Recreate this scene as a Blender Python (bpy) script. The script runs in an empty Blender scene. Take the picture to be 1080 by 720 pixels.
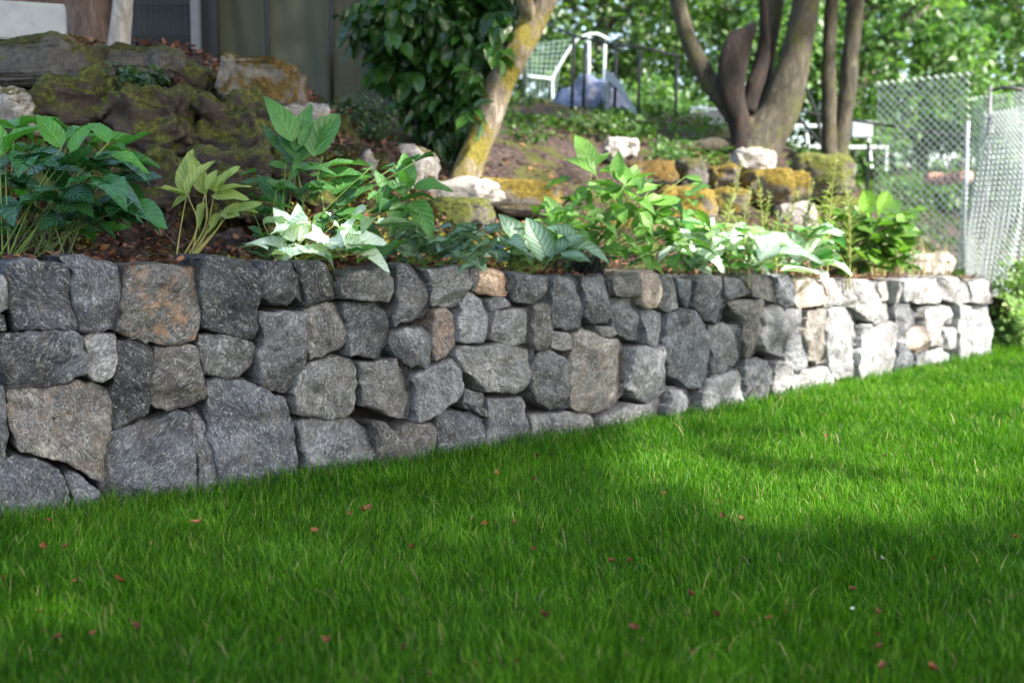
import bpy, math, random
import numpy as np
from mathutils import Vector, Matrix, noise

R = math.radians
rng = np.random.default_rng(7)
random.seed(7)
scene = bpy.context.scene
COL = scene.collection

# ------------------------------------------------------------------ camera, sky, sun, exposure
F = 1200.0
CAM = Vector((0, 0, 0.8))
PITCH = math.atan(110.0 / F)
cam = bpy.data.cameras.new("camera")
cam.lens = F / 1080 * 36
cam.sensor_width = 36
cam.clip_end = 500
cam.clip_start = 0.05
cam.dof.use_dof = True
cam.dof.focus_distance = 3.4
cam.dof.aperture_fstop = 2.4
cam_o = bpy.data.objects.new("camera", cam)
COL.objects.link(cam_o)
cam_o.location = CAM
cam_o.rotation_euler = (R(90) - PITCH, 0, 0)
scene.camera = cam_o

SUN = Vector((0.62, -0.50, 0.74)).normalized()      # towards the sun
elev = math.asin(SUN.z)
world = bpy.data.worlds.new("World")
scene.world = world
world.use_nodes = True
nt = world.node_tree
bg = nt.nodes["Background"]
sky = nt.nodes.new("ShaderNodeTexSky")
sky.sky_type = 'NISHITA'
sky.sun_disc = False
sky.sun_elevation = elev
sky.sun_rotation = math.atan2(SUN.x, SUN.y)
sky.air_density = 1.0
sky.dust_density = 2.5
sky.ozone_density = 1.0
nt.links.new(sky.outputs[0], bg.inputs[0])
bg.inputs[1].default_value = 0.15
sun = bpy.data.lights.new("sun", 'SUN')
sun.energy = 3.7
sun.angle = R(0.9)
sun.color = (1.0, 0.965, 0.91)
sun_o = bpy.data.objects.new("sun", sun)
COL.objects.link(sun_o)
sun_o.rotation_euler = SUN.to_track_quat('Z', 'Y').to_euler()
vs = scene.view_settings
vs.view_transform = 'Standard'
vs.look = 'None'
vs.exposure = 2.15
vs.gamma = 1.0
vs.use_curve_mapping = False
try:
    vs.use_white_balance = True
    vs.white_balance_temperature = 6800
    vs.white_balance_tint = 10
except Exception:
    pass
try:
    scene.cycles.use_denoising = True
    scene.cycles.max_bounces = 8
    scene.cycles.transmission_bounces = 6
    scene.cycles.transparent_max_bounces = 8
except Exception:
    pass

# ------------------------------------------------------------------ helpers
cp, sp = math.cos(PITCH), math.sin(PITCH)
def ray(u, v):
    x = (u - 540) / F; y = -(v - 360) / F
    return Vector((x, cp + y * sp, -sp + y * cp))
def at(u, v, Y):
    """world point seen at pixel u,v whose distance in front (world y) is Y"""
    d = ray(u, v)
    return CAM + d * (Y / d.y)
def ground_at(u, v, z=0.0):
    d = ray(u, v)
    return CAM + d * ((z - CAM.z) / d.z)
def project(P):
    P = np.atleast_2d(np.asarray(P, float))
    q = P - np.array(CAM)
    zc = q[:, 1] * cp - q[:, 2] * sp
    yc = q[:, 1] * sp + q[:, 2] * cp
    zc = np.where(np.abs(zc) < 1e-4, 1e-4, zc)
    return 540 + F * q[:, 0] / zc, 360 - F * yc / zc, zc

def tag(o, label=None, cat=None, group=None, kind=None):
    if label: o["label"] = label
    if cat: o["category"] = cat
    if group: o["group"] = group
    if kind: o["kind"] = kind
    return o
def empty(name, loc, label, cat, group=None):
    o = bpy.data.objects.new(name, None)
    COL.objects.link(o)
    o.location = loc
    o.empty_display_size = 0.1
    return tag(o, label, cat, group)
def link(name, me, parent=None):
    o = bpy.data.objects.new(name, me)
    COL.objects.link(o)
    if parent is not None:
        o.parent = parent
        o.matrix_parent_inverse = Matrix.Translation(-Vector(parent.location))
    return o
def np_mesh(name, V, faces_flat, counts, mat, smooth=True, tint=None, uv=None):
    V = np.asarray(V, np.float32)
    faces_flat = np.asarray(faces_flat, np.int32); counts = np.asarray(counts, np.int32)
    me = bpy.data.meshes.new(name)
    me.vertices.add(len(V)); me.vertices.foreach_set("co", V.ravel())
    me.loops.add(len(faces_flat)); me.loops.foreach_set("vertex_index", faces_flat)
    me.polygons.add(len(counts))
    st = np.zeros(len(counts), np.int32); st[1:] = np.cumsum(counts)[:-1]
    me.polygons.foreach_set("loop_start", st)
    me.polygons.foreach_set("loop_total", counts)
    if smooth: me.polygons.foreach_set("use_smooth", np.ones(len(counts), bool))
    if tint is not None:
        a = me.attributes.new("tint", 'FLOAT', 'POINT')
        a.data.foreach_set("value", np.asarray(tint, np.float32))
    if uv is not None:
        a = me.attributes.new("luv", 'FLOAT_VECTOR', 'POINT')
        a.data.foreach_set("vector", np.asarray(uv, np.float32).ravel())
    me.update(calc_edges=True)
    me.materials.append(mat)
    return me
class MB:
    def __init__(s): s.v = []; s.f = []
    def add(s, V, Fc):
        b = len(s.v); s.v += [tuple(p) for p in V]; s.f += [tuple(i + b for i in f) for f in Fc]
        return s
    def box(s, c, d, rot=None):
        c = Vector(c); V = []
        for x in (-.5, .5):
            for y in (-.5, .5):
                for z in (-.5, .5):
                    p = Vector((x * d[0], y * d[1], z * d[2]))
                    if rot is not None: p = rot @ p
                    V.append(c + p)
        return s.add(V, [(0, 1, 3, 2), (4, 6, 7, 5), (0, 4, 5, 1), (2, 3, 7, 6), (0, 2, 6, 4), (1, 5, 7, 3)])
    def tube(s, pts, rad, n=8, wob=0.0, caps=True, sd=0, zf=0.4):
        pts = [Vector(p) for p in pts]
        if not hasattr(rad, '__len__'): rad = [rad] * len(pts)
        V = []; Fc = []
        up = Vector((0.13, 0.98, 0.1))
        prev = None; rm_ = max(.01, sum(rad) / len(rad))
        for i, p in enumerate(pts):
            t = (pts[min(i + 1, len(pts) - 1)] - pts[max(i - 1, 0)])
            if t.length < 1e-9: t = Vector((0, 0, 1))
            t.normalize()
            if prev is None:
                a = t.cross(up)
                if a.length < 1e-3: a = t.cross(Vector((1, 0, 0)))
            else:
                a = prev - t * prev.dot(t)
            a.normalize(); prev = a
            b = t.cross(a)
            for k in range(n):
                th = 2 * math.pi * k / n
                dr = a * math.cos(th) + b * math.sin(th)
                r = rad[i]
                if wob:
                    q = (p + dr * r) * (0.35 / rm_)
                    r *= 1 + wob * noise.noise(Vector((q.x, q.y, q.z * zf + sd)))
                    r *= 1 + wob * 0.5 * noise.noise(Vector((q.x * 3, q.y * 3, q.z * 2.7 * zf + sd)))
                V.append(p + dr * r)
        m = len(pts)
        for i in range(m - 1):
            for k in range(n):
                Fc.append((i * n + k, i * n + (k + 1) % n, (i + 1) * n + (k + 1) % n, (i + 1) * n + k))
        if caps:
            Fc.append(tuple(range(n))[::-1]); Fc.append(tuple((m - 1) * n + k for k in range(n)))
        return s.add(V, Fc)
    def build(s, name, mat, parent=None, smooth=False):
        me = bpy.data.meshes.new(name)
        me.from_pydata(s.v, [], s.f)
        if smooth:
            me.polygons.foreach_set("use_smooth", np.ones(len(me.polygons), bool))
        me.materials.append(mat)
        me.update()
        return link(name, me, parent)
def spline(pts, n):
    """catmull-rom through points of any dimension"""
    P = [np.array(p, float) for p in pts]
    P = [2 * P[0] - P[1]] + P + [2 * P[-1] - P[-2]]
    out = []
    m = len(P) - 3
    for i in range(m):
        for k in range(n):
            t = k / n
            a, b, c, d = P[i:i + 4]
            out.append(.5 * (2 * b + (c - a) * t + (2 * a - 5 * b + 4 * c - d) * t * t + (3 * b - a - 3 * c + d) * t ** 3))
    out.append(P[-2])
    return out

# ------------------------------------------------------------------ materials
def new_mat(name):
    m = bpy.data.materials.new(name); m.use_nodes = True
    nt = m.node_tree
    return m, nt, nt.nodes, nt.links, nt.nodes["Principled BSDF"]
def N(nodes, t, **kw):
    n = nodes.new(t)
    for k, v in kw.items(): setattr(n, k, v)
    return n
def ramp(nodes, stops):
    n = nodes.new("ShaderNodeValToRGB")
    e = n.color_ramp.elements
    while len(e) < len(stops): e.new(0.5)
    for i, (p, c) in enumerate(stops):
        e[i].position = p
        e[i].color = (*c, 1) if len(c) == 3 else c
    return n
def pos_scaled(nodes, links, sc):
    g = N(nodes, "ShaderNodeNewGeometry")
    mp = N(nodes, "ShaderNodeMapping")
    mp.inputs["Scale"].default_value = sc
    links.new(g.outputs["Position"], mp.inputs[0])
    return mp.outputs[0]
def noise_tex(nodes, links, vec, scale, detail=6, rough=0.6, dist=0.0):
    n = N(nodes, "ShaderNodeTexNoise")
    n.inputs["Scale"].default_value = scale; n.inputs["Detail"].default_value = detail
    n.inputs["Roughness"].default_value = rough; n.inputs["Distortion"].default_value = dist
    if vec is not None: links.new(vec, n.inputs["Vector"])
    return n
def mixc(nodes, links, fac, a, b, blend='MIX'):
    n = N(nodes, "ShaderNodeMix", data_type='RGBA', blend_type=blend)
    for idx, val in ((0, fac), (6, a), (7, b)):
        if isinstance(val, (int, float)): n.inputs[idx].default_value = val
        elif isinstance(val, tuple): n.inputs[idx].default_value = (*val, 1)
        else: links.new(val, n.inputs[idx])
    return n.outputs[2]
def bump(nodes, links, h, strength, dist, prev=None):
    b = N(nodes, "ShaderNodeBump")
    b.inputs["Strength"].default_value = strength; b.inputs["Distance"].default_value = dist
    links.new(h, b.inputs["Height"])
    if prev is not None: links.new(prev, b.inputs["Normal"])
    return b.outputs[0]

def plain(name, c, rough=0.6, metal=0.0, var=0.25, scale=12):
    m, nt, nd, lk, bs = new_mat(name)
    p = pos_scaled(nd, lk, (1, 1, 1))
    n = noise_tex(nd, lk, p, scale, 5)
    r = ramp(nd, [(0.3, tuple(x * (1 - var) for x in c)), (0.7, tuple(min(1, x * (1 + var)) for x in c))])
    lk.new(n.outputs[0], r.inputs[0]); lk.new(r.outputs[0], bs.inputs["Base Color"])
    bs.inputs["Roughness"].default_value = rough; bs.inputs["Metallic"].default_value = metal
    return m

def wall_stone_mat():
    m, nt, nd, lk, bs = new_mat("rough_split_granite")
    oi = N(nd, "ShaderNodeObjectInfo")
    g = N(nd, "ShaderNodeNewGeometry")
    off = N(nd, "ShaderNodeVectorMath", operation='SCALE')
    cmb = N(nd, "ShaderNodeCombineXYZ")
    lk.new(oi.outputs["Random"], cmb.inputs[0]); lk.new(oi.outputs["Random"], cmb.inputs[2])
    lk.new(cmb.outputs[0], off.inputs[0]); off.inputs[3].default_value = 17.0
    add = N(nd, "ShaderNodeVectorMath", operation='ADD')
    lk.new(g.outputs["Position"], add.inputs[0]); lk.new(off.outputs[0], add.inputs[1])
    vr_ = N(nd, "ShaderNodeVectorRotate", rotation_type='AXIS_ANGLE')
    vr_.inputs["Axis"].default_value = (0.7, -0.7, 0)
    an = N(nd, "ShaderNodeMath", operation='MULTIPLY_ADD'); lk.new(oi.outputs["Random"], an.inputs[0]); an.inputs[1].default_value = 2.2; an.inputs[2].default_value = -1.1
    lk.new(add.outputs[0], vr_.inputs["Vector"]); lk.new(an.outputs[0], vr_.inputs["Angle"])
    add = vr_
    def sc(s, rot=(0, 0, 0)):
        mp = N(nd, "ShaderNodeMapping"); mp.inputs["Scale"].default_value = s
        mp.inputs["Rotation"].default_value = rot
        lk.new(add.outputs[0], mp.inputs[0]); return mp.outputs[0]
    big = noise_tex(nd, lk, sc((1, 1, 1)), 7, 6, 0.65, 0.3)
    streak = noise_tex(nd, lk, sc((1, 1, 0.38), (0.12, 0.1, 0)), 72, 7, 0.74, 2.4)
    fine = noise_tex(nd, lk, sc((1, 1, .55)), 170, 4, 0.75)
    vein = noise_tex(nd, lk, sc((1, 1, 0.6), (0.3, 0.2, 0)), 14, 7, 0.6, 1.8)
    # tone
    r1 = ramp(nd, [(0.3, (0.60, 0.60, 0.61)), (0.7, (1.3, 1.3, 1.3))]); lk.new(big.outputs[0], r1.inputs[0])
    c = mixc(nd, lk, 1.0, oi.outputs["Color"], r1.outputs[0], 'MULTIPLY')
    r2 = ramp(nd, [(0.36, (0.38, 0.38, 0.40)), (0.5, (0.9, 0.9, 0.9)), (0.62, (2.2, 2.18, 2.1))]); lk.new(streak.outputs[0], r2.inputs[0])
    c = mixc(nd, lk, 0.85, c, r2.outputs[0], 'MULTIPLY')
    r3 = ramp(nd, [(0.35, (0.5, 0.5, 0.5)), (0.62, (1.6, 1.6, 1.6))]); lk.new(fine.outputs[0], r3.inputs[0])
    c = mixc(nd, lk, 0.75, c, r3.outputs[0], 'MULTIPLY')
    pb = noise_tex(nd, lk, sc((1, 1, 1)), 5.5, 5, 0.7, 0.8)
    pr = ramp(nd, [(0.40, (0.62, 0.63, 0.65)), (0.52, (1, 1, 1)), (0.66, (1.75, 1.75, 1.72))]); lk.new(pb.outputs[0], pr.inputs[0])
    c = mixc(nd, lk, 0.9, c, pr.outputs[0], 'MULTIPLY')
    # white abraded scratches
    msk = ramp(nd, [(0.60, (0, 0, 0)), (0.72, (1, 1, 1))]); lk.new(vein.outputs[0], msk.inputs[0])
    msk2 = ramp(nd, [(0.45, (0, 0, 0)), (0.62, (1, 1, 1))]); lk.new(streak.outputs[0], msk2.inputs[0])
    mm = N(nd, "ShaderNodeMath", operation='MULTIPLY'); lk.new(msk.outputs[0], mm.inputs[0]); lk.new(msk2.outputs[0], mm.inputs[1])
    mm2 = N(nd, "ShaderNodeMath", operation='MULTIPLY'); lk.new(mm.outputs[0], mm2.inputs[0]); mm2.inputs[1].default_value = 0.9
    c = mixc(nd, lk, mm2.outputs[0], c, (0.42, 0.41, 0.39))
    # thin abraded lines following the iso-contours of a distorted noise
    ln = noise_tex(nd, lk, sc((1, 1, 0.42), (0.1, -0.15, 0)), 19, 5, 0.55, 2.2)
    lr = ramp(nd, [(0.478, (0, 0, 0)), (0.497, (1, 1, 1)), (0.503, (1, 1, 1)), (0.522, (0, 0, 0))]); lk.new(ln.outputs[0], lr.inputs[0])
    lmk = ramp(nd, [(0.42, (0, 0, 0)), (0.6, (1, 1, 1))]); lk.new(fine.outputs[0], lmk.inputs[0])
    lm = N(nd, "ShaderNodeMath", operation='MULTIPLY'); lk.new(lr.outputs[0], lm.inputs[0]); lk.new(lmk.outputs[0], lm.inputs[1])
    lm2 = N(nd, "ShaderNodeMath", operation='MULTIPLY'); lk.new(lm.outputs[0], lm2.inputs[0]); lm2.inputs[1].default_value = 0.8
    c = mixc(nd, lk, lm2.outputs[0], c, (0.46, 0.46, 0.44))
    st = noise_tex(nd, lk, sc((1, 1, 1)), 11, 6, 0.7, 0.5)
    sr = ramp(nd, [(0.56, (0, 0, 0)), (0.70, (0.55, 0.55, 0.55))]); lk.new(st.outputs[0], sr.inputs[0])
    c = mixc(nd, lk, sr.outputs[0], c, (0.105, 0.082, 0.062))
    # rusty mineral patches where the stone has them (alpha channel of the object colour)
    rb = noise_tex(nd, lk, sc((1, 1, 0.8)), 26, 5, 0.7, 0.6)
    rr = ramp(nd, [(0.5, (0, 0, 0)), (0.66, (1, 1, 1))]); lk.new(rb.outputs[0], rr.inputs[0])
    inv = N(nd, "ShaderNodeMath", operation='SUBTRACT'); inv.inputs[0].default_value = 1.0; lk.new(oi.outputs["Alpha"], inv.inputs[1])
    rm = N(nd, "ShaderNodeMath", operation='MULTIPLY'); lk.new(rr.outputs[0], rm.inputs[0]); lk.new(inv.outputs[0], rm.inputs[1])
    c = mixc(nd, lk, rm.outputs[0], c, (0.33, 0.20, 0.12))
    lk.new(c, bs.inputs["Base Color"])
    bs.inputs["Roughness"].default_value = 0.68
    bs.inputs["Specular IOR Level"].default_value = 0.35
    nb = bump(nd, lk, big.outputs[0], 0.6, 0.02)
    nb = bump(nd, lk, streak.outputs[0], 0.9, 0.006, nb)
    nb = bump(nd, lk, fine.outputs[0], 0.6, 0.003, nb)
    lk.new(nb, bs.inputs["Normal"])
    return m

def rock_mat(name, base, moss, moss2, cover=0.5, lichen=0.3):
    m, nt, nd, lk, bs = new_mat(name)
    p = pos_scaled(nd, lk, (1, 1, 1))
    n1 = noise_tex(nd, lk, p, 9, 7, 0.65, 0.4); n2 = noise_tex(nd, lk, p, 45, 5, 0.7); n3 = noise_tex(nd, lk, p, 4.5, 5, 0.6)
    n4 = noise_tex(nd, lk, p, 150, 4, 0.8)
    r = ramp(nd, [(0.28, tuple(x * .45 for x in base)), (0.55, base), (0.75, tuple(min(1, x * 1.6) for x in base))])
    lk.new(n1.outputs[0], r.inputs[0])
    r2 = ramp(nd, [(0.35, (0.55, 0.55, 0.55)), (0.65, (1.4, 1.4, 1.4))]); lk.new(n2.outputs[0], r2.inputs[0])
    c = mixc(nd, lk, 0.8, r.outputs[0], r2.outputs[0], 'MULTIPLY')
    g = N(nd, "ShaderNodeNewGeometry"); sx = N(nd, "ShaderNodeSeparateXYZ"); lk.new(g.outputs["Normal"], sx.inputs[0])
    a = N(nd, "ShaderNodeMath", operation='MULTIPLY_ADD'); lk.new(sx.outputs[2], a.inputs[0]); a.inputs[1].default_value = 0.28; lk.new(n3.outputs[0], a.inputs[2])
    b = N(nd, "ShaderNodeMath", operation='MULTIPLY_ADD'); lk.new(n2.outputs[0], b.inputs[0]); b.inputs[1].default_value = 0.25; lk.new(a.outputs[0], b.inputs[2])
    th = 1.05 - 0.7 * cover
    mr = ramp(nd, [(max(0, th - .05), (0, 0, 0)), (min(1, th + .05), (1, 1, 1))]); lk.new(b.outputs[0], mr.inputs[0])
    mc = ramp(nd, [(0.3, tuple(x * .35 for x in moss)), (0.5, moss), (0.7, moss2)]); lk.new(n2.outputs[0], mc.inputs[0])
    mc2 = ramp(nd, [(0.35, (0.5, 0.5, 0.5)), (0.65, (1.5, 1.5, 1.5))]); lk.new(n4.outputs[0], mc2.inputs[0])
    mcc = mixc(nd, lk, 0.9, mc.outputs[0], mc2.outputs[0], 'MULTIPLY')
    c = mixc(nd, lk, mr.outputs[0], c, mcc)
    lk.new(c, bs.inputs["Base Color"]); bs.inputs["Roughness"].default_value = 0.9
    nb = bump(nd, lk, n1.outputs[0], 0.8, 0.03); nb = bump(nd, lk, n2.outputs[0], 0.9, 0.012, nb); nb = bump(nd, lk, n4.outputs[0], 0.9, 0.005, nb)
    lk.new(nb, bs.inputs["Normal"])
    return m

def bark_mat(name, c1, c2, moss=None, mosscov=0.5):
    m, nt, nd, lk, bs = new_mat(name)
    p = pos_scaled(nd, lk, (1, 1, 0.3)); q = pos_scaled(nd, lk, (1, 1, 1))
    n1 = noise_tex(nd, lk, p, 30, 6, 0.7, 0.5); n2 = noise_tex(nd, lk, q, 7, 5, 0.6); n3 = noise_tex(nd, lk, q, 60, 4, 0.7)
    r = ramp(nd, [(0.32, tuple(x * .5 for x in c1)), (0.5, c1), (0.68, c2)]); lk.new(n1.outputs[0], r.inputs[0])
    c = r.outputs[0]
    if moss:
        mr = ramp(nd, [(1 - mosscov - .08, (0, 0, 0)), (1 - mosscov + .06, (1, 1, 1))]); lk.new(n2.outputs[0], mr.inputs[0])
        mc = ramp(nd, [(0.3, tuple(x * .4 for x in moss)), (0.6, moss)]); lk.new(n3.outputs[0], mc.inputs[0])
        c = mixc(nd, lk, mr.outputs[0], c, mc.outputs[0])
    lk.new(c, bs.inputs["Base Color"]); bs.inputs["Roughness"].default_value = 0.9
    nb = bump(nd, lk, n1.outputs[0], 0.9, 0.02); nb = bump(nd, lk, n3.outputs[0], 0.6, 0.006, nb)
    lk.new(nb, bs.inputs["Normal"])
    return m

def leaf_mat(name, c1, c2, rough=0.45, trans=0.35, tcol=None, veins=False, spec=0.5, c0=None, silver=None):
    m, nt, nd, lk, bs = new_mat(name)
    at_ = N(nd, "ShaderNodeAttribute"); at_.attribute_name = "tint"
    stops = [(0.0, c1), (1.0, c2)] if c0 is None else [(0.0, c0), (0.35, c1), (1.0, c2)]
    r = ramp(nd, stops); lk.new(at_.outputs["Fac"], r.inputs[0])
    p = pos_scaled(nd, lk, (1, 1, 1))
    n = noise_tex(nd, lk, p, 35, 4, 0.6)
    r2 = ramp(nd, [(0.3, (0.75, 0.75, 0.75)), (0.7, (1.2, 1.2, 1.2))]); lk.new(n.outputs[0], r2.inputs[0])
    c = mixc(nd, lk, 0.8, r.outputs[0], r2.outputs[0], 'MULTIPLY')
    if veins:
        bl = noise_tex(nd, lk, p, 26, 5, 0.75, .6)
        br = ramp(nd, [(0.64, (0, 0, 0)), (0.70, (1, 1, 1))]); lk.new(bl.outputs[0], br.inputs[0])
        bm_ = N(nd, 'ShaderNodeMath', operation='MULTIPLY'); lk.new(br.outputs[0], bm_.inputs[0]); bm_.inputs[1].default_value = 0.55
        c = mixc(nd, lk, bm_.outputs[0], c, (0.14, 0.10, 0.03))
        uv = N(nd, "ShaderNodeAttribute"); uv.attribute_name = "luv"
        s = N(nd, "ShaderNodeSeparateXYZ"); lk.new(uv.outputs["Vector"], s.inputs[0])
        ab = N(nd, "ShaderNodeMath", operation='ABSOLUTE'); lk.new(s.outputs[0], ab.inputs[0])
        # side veins: stripes that run up and out from the midrib
        k = N(nd, "ShaderNodeMath", operation='MULTIPLY_ADD'); lk.new(ab.outputs[0], k.inputs[0]); k.inputs[1].default_value = -0.32; lk.new(s.outputs[1], k.inputs[2])
        k2 = N(nd, "ShaderNodeMath", operation='MULTIPLY'); lk.new(k.outputs[0], k2.inputs[0]); k2.inputs[1].default_value = 44.0
        sn = N(nd, "ShaderNodeMath", operation='SINE'); lk.new(k2.outputs[0], sn.inputs[0])
        vr = ramp(nd, [(0.80, (0, 0, 0)), (0.98, (1, 1, 1))]); 
        h = N(nd, "ShaderNodeMath", operation='MULTIPLY_ADD'); lk.new(sn.outputs[0], h.inputs[0]); h.inputs[1].default_value = .5; h.inputs[2].default_value = .5
        lk.new(h.outputs[0], vr.inputs[0])
        mid = ramp(nd, [(0.03, (1, 1, 1)), (0.08, (0, 0, 0))]); lk.new(ab.outputs[0], mid.inputs[0])
        mx = N(nd, "ShaderNodeMath", operation='MAXIMUM'); lk.new(vr.outputs[0], mx.inputs[0]); lk.new(mid.outputs[0], mx.inputs[1])
        if silver:
            sv = N(nd, "ShaderNodeMath", operation='SUBTRACT'); sv.inputs[0].default_value = 1.0; lk.new(mx.outputs[0], sv.inputs[1])
            edge = ramp(nd, [(0.6, (1, 1, 1)), (0.97, (0, 0, 0))]); lk.new(ab.outputs[0], edge.inputs[0])
            ml = N(nd, "ShaderNodeMath", operation='MULTIPLY'); lk.new(sv.outputs[0], ml.inputs[0]); lk.new(edge.outputs[0], ml.inputs[1])
            ml2 = N(nd, "ShaderNodeMath", operation='MULTIPLY'); lk.new(ml.outputs[0], ml2.inputs[0]); ml2.inputs[1].default_value = 0.85
            c = mixc(nd, lk, ml2.outputs[0], c, silver)
        else:
            vf = N(nd, "ShaderNodeMath", operation='MULTIPLY'); lk.new(mx.outputs[0], vf.inputs[0]); vf.inputs[1].default_value = 0.35
            c = mixc(nd, lk, vf.outputs[0], c, tuple(min(1, x * 1.8 + 0.02) for x in c2))
        nb = bump(nd, lk, h.outputs[0], 0.35, 0.004); nb = bump(nd, lk, n.outputs[0], 0.3, 0.006, nb)
        lk.new(nb, bs.inputs["Normal"])
    lk.new(c, bs.inputs["Base Color"])
    bs.inputs["Roughness"].default_value = rough
    bs.inputs["Specular IOR Level"].default_value = spec
    if trans > 0:
        t = N(nd, "ShaderNodeBsdfTranslucent")
        tc = mixc(nd, lk, 1.0, c, tcol if tcol else (1.3, 1.5, 0.6), 'MULTIPLY')
        lk.new(tc, t.inputs[0])
        ms = N(nd, "ShaderNodeMixShader"); ms.inputs[0].default_value = trans
        lk.new(bs.outputs[0], ms.inputs[1]); lk.new(t.outputs[0], ms.inputs[2])
        out = nd["Material Output"]; lk.new(ms.outputs[0], out.inputs[0])
    return m

M = {}
M['stone'] = wall_stone_mat()
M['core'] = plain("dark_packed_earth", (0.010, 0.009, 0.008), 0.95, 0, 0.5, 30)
M['grass'] = leaf_mat("grass_blade", (0.052, 0.180, 0.006), (0.21, 0.43, 0.04), 0.45, 0.5, (1.2, 1.25, 0.4), c0=(0.016, 0.085, 0.003), spec=0.2)
M['straw'] = leaf_mat("dry_grass", (0.30, 0.24, 0.10), (0.45, 0.40, 0.22), 0.6, 0.3, (1, .9, .7))
M['wood_chip'] = leaf_mat("leaf_litter", (0.07, 0.022, 0.012), (0.28, 0.13, 0.065), 0.75, 0.1, (1, .6, .4), c0=(0.03, 0.012, 0.008))
M['red_leaf'] = leaf_mat("fallen_red_leaf", (0.075, 0.016, 0.006), (0.21, 0.065, 0.022), 0.65, 0.12, (1.2, .6, .35))
M['pale_leaf'] = leaf_mat("fallen_pale_leaf", (0.45, 0.45, 0.35), (0.6, 0.6, 0.5), 0.5, 0.2, (1, 1, .8))
M['rock'] = rock_mat("weathered_rock", (0.115, 0.107, 0.10), (0.05, 0.052, 0.010), (0.14, 0.13, 0.02), 0.52)
M['rock_bank'] = rock_mat("dark_bank_stone", (0.075, 0.055, 0.045), (0.055, 0.062, 0.008), (0.17, 0.165, 0.018), 0.56)
M['rock_light'] = rock_mat("pale_rock", (0.42, 0.39, 0.36), (0.10, 0.085, 0.02), (0.20, 0.16, 0.03), 0.22)
M['rock_moss'] = rock_mat("mossy_rock", (0.20, 0.17, 0.14), (0.14, 0.10, 0.010), (0.30, 0.22, 0.022), 0.68)
M['rock_green'] = rock_mat("green_mossy_rock", (0.16, 0.14, 0.12), (0.07, 0.085, 0.010), (0.17, 0.17, 0.02), 0.6)
M['rock_block'] = rock_mat("mossy_block", (0.24, 0.215, 0.19), (0.10, 0.062, 0.010), (0.20, 0.12, 0.015), 0.64)
M['concrete'] = plain("grey_concrete", (0.33, 0.34, 0.35), 0.85, 0, 0.12, 18)
M['bark_grey'] = bark_mat("grey_bark", (0.10, 0.085, 0.07), (0.24, 0.21, 0.18))
M['bark_brown'] = bark_mat("brown_bark", (0.12, 0.075, 0.055), (0.22, 0.15, 0.11))
M['bark_pale'] = bark_mat("pale_bark", (0.34, 0.30, 0.27), (0.5, 0.47, 0.43))
M['bark_moss'] = bark_mat("mossy_bark", (0.20, 0.16, 0.12), (0.42, 0.36, 0.30), (0.24, 0.20, 0.03), 0.50)
M['bark_green'] = bark_mat("olive_bark", (0.05, 0.043, 0.03), (0.12, 0.105, 0.075), (0.085, 0.085, 0.025), 0.42)
M['burnt'] = bark_mat("dark_hollow_wood", (0.012, 0.009, 0.007), (0.05, 0.024, 0.015))
M['metal_black'] = plain("black_painted_metal", (0.012, 0.014, 0.016), 0.45, 0.0, 0.2)
M['metal_grey'] = plain("grey_metal_post", (0.17, 0.18, 0.19), 0.5, 0.1, 0.15)
M['wire'] = plain("galvanised_wire", (0.62, 0.66, 0.66), 0.45, 0.0, 0.12)
M['wire_green'] = plain("grey_green_wire", (0.22, 0.32, 0.29), 0.45, 0.1, 0.15)
M['white'] = plain("white_paint", (0.46, 0.53, 0.55), 0.4, 0, 0.04)
M['white_grey'] = plain("grey_white_plastic", (0.30, 0.33, 0.36), 0.4, 0, 0.08)
M['tarp'] = plain("olive_fabric", (0.085, 0.09, 0.062), 0.85, 0, 0.14, 2.5)
M['blue_tarp'] = plain("blue_grey_cover", (0.085, 0.11, 0.18), 0.5, 0, 0.35, 6)
M['stem_green'] = plain("green_stem", (0.11, 0.20, 0.035), 0.5, 0, 0.2)
M['stem_dim'] = plain('dull_green_stem', (0.05, 0.08, 0.02), 0.5, 0, 0.2)
M['stem_pale'] = plain("pale_stem", (0.26, 0.26, 0.08), 0.5, 0, 0.2)
M['stem_brown'] = plain("brown_twig", (0.075, 0.05, 0.03), 0.8, 0, 0.3)
M['pink'] = plain("pinkish_brick_edging", (0.5, 0.28, 0.22), 0.8, 0, 0.2, 5)

# ------------------------------------------------------------------ wall line in plan
base_px = [(-30, 556), (0, 550), (125, 537), (250, 519), (375, 499), (500, 478), (625, 458), (750, 436), (850, 416), (925, 399), (1000, 384), (1046, 376)]
BP = [ground_at(u, v) for u, v in base_px]
BPx = [(p.x, p.y) for p in BP]
# smooth plan curve: quadratic/cubic fit of y(x)
xs = np.array([p[0] for p in BPx]); ys = np.array([p[1] for p in BPx])
cf = np.polyfit(xs, ys, 3)
WX0, WX1 = xs[0] - 0.8, xs[-1]
def wall_y(x): return np.polyval(cf, x)
cx = np.linspace(WX0, WX1, 400)
cy = wall_y(cx)
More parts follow.
